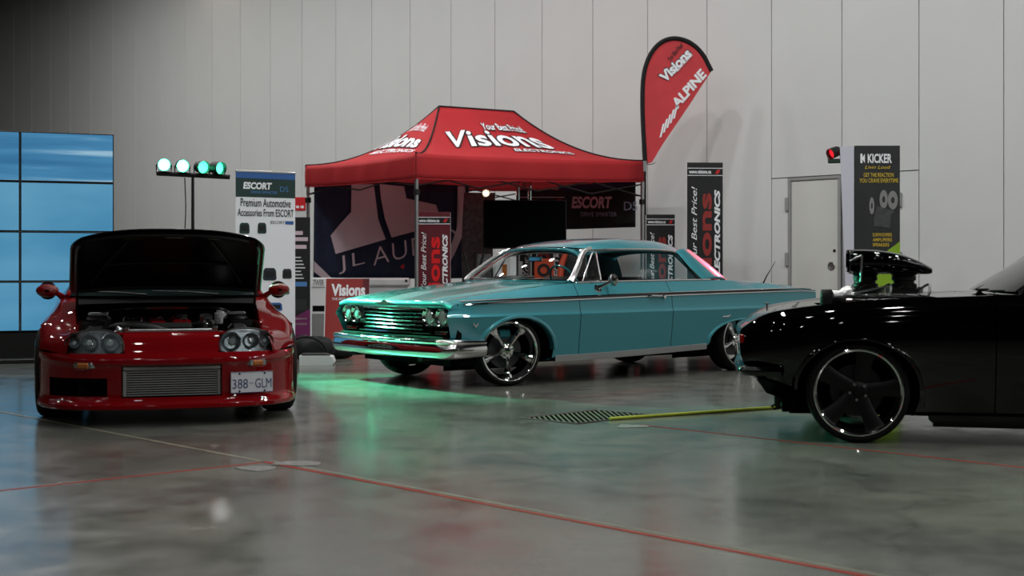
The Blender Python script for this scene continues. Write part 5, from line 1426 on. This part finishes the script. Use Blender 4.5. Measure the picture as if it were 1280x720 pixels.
for s in (-1, 1): obj('bolster', MB().tube([(s*.24, .16, .5), (s*.25, .16, .8), (s*.22, .24, 1.1), (s*.15, .28, 1.3)], [.05,.05,.045,.04], 10), 'orange', se)
obj('cushion', MB().box(-.25, .25, -.30, .22, .36, .50, .05), 'interior', se); obj('plinth', MB().box(-.22, .22, -.25, .22, 0, .36, .01), 'black', se)
gp = thing('grey_panel', 'tall grey display panel with curved edge left of the television', 'display panel', ((580-640)/FPX*21.0, 21.0, 0), .2)
obj('panel', MB().grid(np.array([[(.50*k-.04*math.sin(PI*t), .05*math.sin(PI*k), .3+1.95*t) for k in np.linspace(0, 1, 9)] for t in np.linspace(0, 1, 10)])), 'midgrey', gp, 60, solid=.03)
obj('foot', MB().box(0, .5, -.2, .25, 0, .30, .02), 'grey', gp)
ec = thing('equipment_case', 'dark grey wheeled equipment case between the easel and the rack', 'case', ((596-640)/FPX*19.9, 19.9, 0), .1)
obj('body', MB().box(0, .22, 0, .40, .08, 1.28, .015), 'midgrey', ec); obj('lid_band', MB().box(-.006, .226, -.006, .406, .90, .93, .004), 'satin', ec)
for x in (.05, .17):
    for y in (.06, .34): obj('castor', MB().lathe([(.0,-.015),(.038,-.015),(.038,.015),(0,.015)], (x, y, .04), (0,1,0), 16), 'rubber', ec)
M['bulb'] = mat('warm_bulb', '#fff2d8', .5, emit='#fff0d0', es=14)
cl = thing('clip_lamp', 'small lit lamp clipped on the grey panel left of the television', 'lamp', ((607.5-640)/FPX*20.7, 20.7, 2.12), 0)
obj('shade', MB().lathe([(.02,.06),(.035,.05),(.055,-.02)], (0,0,.10), (0,1,0), 20), 'grey', cl); obj('bulb', MB().lathe([(0,-.03),(.02,-.025),(.03,-.005),(.025,.015),(0,.02)], (0,0,.10), (0,1,0), 16), 'bulb', cl); obj('clip', MB().tube([(0,.06,.10), (0,.12,.02), (0,.2,0)], .012, 6), 'black', cl)
tr = thing('folding_easel', 'black folding easel with crossed legs left of the grey rack', 'easel', ((592-640)/FPX*19.3, 19.3, 0), 0)
for a, b in (((-.18,0,0), (.16,.0,1.35)), ((.18,.05,0), (-.14,.05,1.30)), ((0,.35,0), (.02,.03,1.3))): obj('leg', MB().tube([a, b], .016, 8), 'black', tr)
obj('crossbar', MB().tube([(-.12,.02,.55), (.12,.02,.55)], .012, 8), 'black', tr)

# ------------------------------------------------------------------ video wall at the left
va = math.radians(21); VR = Vector(((142.5-640)/FPX*15.7, 15.7, 0)); vd = Vector((math.cos(va), math.sin(va), 0)); SWd, SHt = 1.03, .572
vw = thing('video_wall', 'stacked blue video screens behind the red coupe', 'video wall', VR-vd*SWd*2, va)
def vscreen(streaks):
    m = bpy.data.materials.new('blue_screen_%d' % streaks); m.use_nodes = True; nt = m.node_tree; p = nt.nodes['Principled BSDF']
    p.inputs['Base Color'].default_value = (.01,.01,.01,1); p.inputs['Roughness'].default_value = .25
    tc = nt.nodes.new('ShaderNodeTexCoord'); mp = nt.nodes.new('ShaderNodeMapping'); nt.links.new(tc.outputs['Object'], mp.inputs[0])
    n = nt.nodes.new('ShaderNodeTexNoise'); n.inputs['Scale'].default_value = 1.0; n.inputs['Detail'].default_value = 3
    mp.inputs['Scale'].default_value = (.5, .5, 9 if streaks else 1.2); mp.inputs['Rotation'].default_value = (0, .06, 0)
    nt.links.new(mp.outputs[0], n.inputs['Vector'])
    r = nt.nodes.new('ShaderNodeValToRGB'); e = r.color_ramp.elements
    if streaks:
        e[0].position, e[0].color = .35, (*lin('#3a7fb0'), 1); e[1].position, e[1].color = .72, (*lin('#a8d4ee'), 1); q = e.new(.58); q.color = (*lin('#4f97c6'), 1)
    else:
        e[0].position, e[0].color = .35, (*lin('#4796c2'), 1); e[1].position, e[1].color = .7, (*lin('#6fb4da'), 1)
    nt.links.new(n.outputs['Fac'], r.inputs[0]); nt.links.new(r.outputs[0], p.inputs['Emission Color']); p.inputs['Emission Strength'].default_value = .7
    return m
vs1, vs0 = vscreen(1), vscreen(0)
topz = CAMH+(335-168)/FPX*15.7
for c in range(2):
    for r in range(4):
        z1 = topz-SHt*r; x0 = c*SWd
        s_ = obj('screen_unit', MB().box(x0+.002, x0+SWd-.002, 0, .09, z1-SHt+.002, z1-.002, .004), 'black', vw)
        obj('display', MB().box(x0+.014, x0+SWd-.014, -.003, 0, z1-SHt+.014, z1-.014), vs1 if r == 0 else vs0, s_, 0)
obj('stand', MB().box(.2, 2*SWd-.2, .02, .12, 0, topz-4*SHt, .01).box(.1, 2*SWd-.1, -.3, .45, 0, .05, .01), 'black', vw)

# ------------------------------------------------------------------ stage light bars
def par_can(parent, x, z, yaw, pitch, lensm, col=None, r=.07, watts=0, tgt=None, cone=46):
    e = empty('lamp_head', (x, 0, z), 0, parent)
    rot = Matrix.Rotation(yaw, 3, 'Z') @ Matrix.Rotation(pitch, 3, 'X'); ax = rot @ Vector((0,-1,0))
    obj('housing', MB().lathe([(0,-.10),(r*.6,-.10),(r*.95,-.06),(r,.0),(r,.075),(r*.94,.075),(r*.92,.0)], (0,0,.09), ax, 24), 'black', e)
    obj('lamp_lens', MB().lathe([(0,.03),(r*.5,.027),(r*.92,.018)], (0,0,.09), ax, 24), lensm, e)
    obj('yoke', MB().tube([(-r*1.15,0,.09), (-r*1.15,0,.0), (r*1.15,0,.0), (r*1.15,0,.09)], .008, 6), 'black', e)
    return e, ax
M['greenlens'] = mat('lit_green_lens', '#d8fff0', .3, emit='#4dffb8', es=12); M['greenlens2'] = mat('dim_green_lens', '#b8ffe0', .3, emit='#3dffb0', es=4)
M['redlens2'] = mat('lit_red_lens', '#ff5050', .3, emit='#ff2030', es=1)
LP = Vector(((241-640)/FPX*14.6, 14.6, 0)); LZ = CAMH+(335-219)/FPX*14.6
ls = thing('light_stand', 'tall black stand with a bar of lit green stage lamps behind the red coupe', 'stage light', LP, 0)
obj('pole', MB().tube([(0,0,.3), (0,0,LZ)], [.022, .016], 10), 'black', ls)
for k in range(3):
    a = 2*PI*k/3+.4; obj('leg', MB().tube([(0,0,.62), (math.cos(a)*.55, math.sin(a)*.55, .015)], .013, 8), 'black', ls)
obj('leg_collar', MB().lathe([(.03,.58),(.035,.6),(.035,.66),(.03,.68)], (0,0,0), (0,0,1), 14), 'black', ls)
obj('cross_bar', MB().tube([(-.39,0,LZ+.02), (.40,0,LZ-.02)], .026, 10), 'black', ls)
obj('power_cable', MB().tube(section([(-.08,-.03,LZ-.03), (-.07,-.03,1.7), (-.09,-.02,1.2), (-.05,-.03,.6), (-.1,-.1,.01)], 6), .006, 6), 'black', ls)
GREEN = (.10, 1.0, .55)
for i, (dx, yaw, pit, mm) in enumerate(((-.315, .32, .10, 'greenlens'), (-.115, .36, .12, 'greenlens'), (.095, .60, .12, 'greenlens2'), (.265, .85, .10, 'greenlens2'))):
    e, ax = par_can(ls, dx, LZ+.03-.05*(dx+.39)/.79, yaw, pit, mm)
gt1 = (-1.35, 11.9, .25)
spot(LP+Vector((-.11,-.12,LZ+.12)), gt1, GREEN, 2300, 62, .7, .09)
spot(LP+Vector((.10,-.12,LZ+.12)), (-1.75, 12.75, .62), GREEN, 4600, 24, .7, .09)
spot(LP+Vector((-.32,-.12,LZ+.12)), (-2.6, 10.4, .95), GREEN, 260, 40, .7, .06)

kY = 16.5
kt = thing('banner_tower', 'black KICKER banner tower with pale tapered side behind the black car', 'banner', ((1068-640)/FPX*kY, kY, 0), math.radians(0))
kw = (1125-1068)/FPX*kY; kh = CAMH+(335-182)/FPX*kY
M['kickblack'] = mat('kicker_charcoal', '#232526', .5, noise=.2, nscale=4)
obj('front_panel', MB().box(0, kw, 0, .015, .02, kh, .002), 'kickblack', kt, 0)
M['silver'] = mat('pale_lilac_panel', '#c4c4d0', .55)
sx = .17
obj('side_panel', MB().prism([(0,0),(.0,kh-.02),(-sx,kh-.03),(-sx*.42,0)], (-.004, .006, .02), (1,0,0), (0,0,1), (0,1,0), .015), 'silver', kt, 0)
obj('frame', MB().box(.02, kw-.02, .016, .12, 0, kh-.05, .01), 'darkgrey', kt)
kf = lambda x, z, ww, hh_: flat((x*kw, -.004, kh-z), (1,0,0), (0,0,1), ww*kw, hh_)
text(kt, 'KICKER', kf(.29, .215, .53, .115), 'white', .03)
obj('logo', MB().prism([(0,0),(.0,.115),(.025,.115),(.025,.07),(.055,.115),(.055,.0),(.025,.045),(.025,0)], (.13*kw, -.002, kh-.215), (1,0,0), (0,0,1), (0,-1,0), .002), 'white', kt, 0)
text(kt, 'Livin Loud', kf(.23, .285, .56, .042), 'yellow', .0, .3)
text(kt, 'GET THE REACTION', kf(.20, .385, .66, .05), 'yellow', .01); text(kt, 'YOU CRAVE EVERYTIME', kf(.11, .455, .85, .052), 'yellow', .01)
for i, (x, z, rx, rz2) in enumerate(((.38,.74,.055,.105), (.64,.66,.09,.115), (.84,.67,.11,.115))):
    ring = [(math.cos(a)*rx*kw, math.sin(a)*rz2) for a in np.linspace(0, 2*PI, 25)[:-1]]
    p_ = obj('speaker_picture', MB().prism(ring, (x*kw, -.002-.0005*i, kh-z), (1,0,0), (0,0,1), (0,-1,0), .002), 'grey', kt, 0)
    obj('speaker_cone', MB().prism([(a*.35, b*.35) for a, b in ring], (x*kw, -.0045-.0005*i, kh-z), (1,0,0), (0,0,1), (0,-1,0), .001), 'darkgrey', p_, 0)
M['ampgrey'] = mat('amplifier_print', '#3c3d3f', .6, noise=.3, nscale=14)
obj('amplifier_picture', MB().prism([(.42*kw,-.99),(.78*kw,-1.01),(.80*kw,-.86),(.88*kw,-.80),(.48*kw,-.74),(.43*kw,-.86)], (0, -.003, kh), (1,0,0), (0,0,1), (0,-1,0), .003), M['ampgrey'], kt, 0)
for i, s_ in enumerate(('SUBWOOFERS', 'AMPLIFIERS', 'SPEAKERS')): text(kt, s_, kf(.40, 1.115+.062*i, .42 if i < 2 else .36, .042), 'yellow', .01)
print_ = obj('print', MB().prism([(.30*kw,-2.3),(kw,-2.3),(kw,-1.17),(.90*kw,-1.22),(.74*kw,-1.28),(.60*kw,-1.36),(.3*kw,-1.46)], (0, -.002, kh), (1,0,0), (0,0,1), (0,-1,0), .002), 'lime', kt, 0)

KP = Vector(((1056-640)/FPX*17.5, 17.5, 0)); KZ = CAMH+(335-202)/FPX*17.5
ks = thing('light_stand', 'stand with black stage lamps half hidden behind the KICKER tower', 'stage light', KP, 0)
obj('pole', MB().tube([(.25,0,.3), (.25,0,KZ)], [.022, .016], 10), 'black', ks); obj('cross_bar', MB().tube([(-.22,-.02,KZ), (.62,.02,KZ+.02)], .026, 10), 'black', ks)
for k in range(3):
    a = 2*PI*k/3+.2; obj('leg', MB().tube([(.25,0,.62), (.25+math.cos(a)*.45, math.sin(a)*.45, .015)], .013, 8), 'black', ks)
for i, (dx, yaw, pit) in enumerate(((-.14, -1.05, .35), (.04, -.9, .4), (.24, -.9, .5), (.44, -.6, .5))):
    par_can(ks, dx, KZ+.03, yaw, pit, ('redlens2', 'redlens2', 'greenlens2', 'greenlens2')[i])
spot(KP+Vector((-.24,-.12,KZ+.08)), (1.90, 13.95, 1.16), (1, .04, .08), 1500, 17, .7, .09)
spot(KP+Vector((.2,-.16,KZ+.08)), (2.5, 9.2, .9), GREEN, 900, 34, .7, .06)
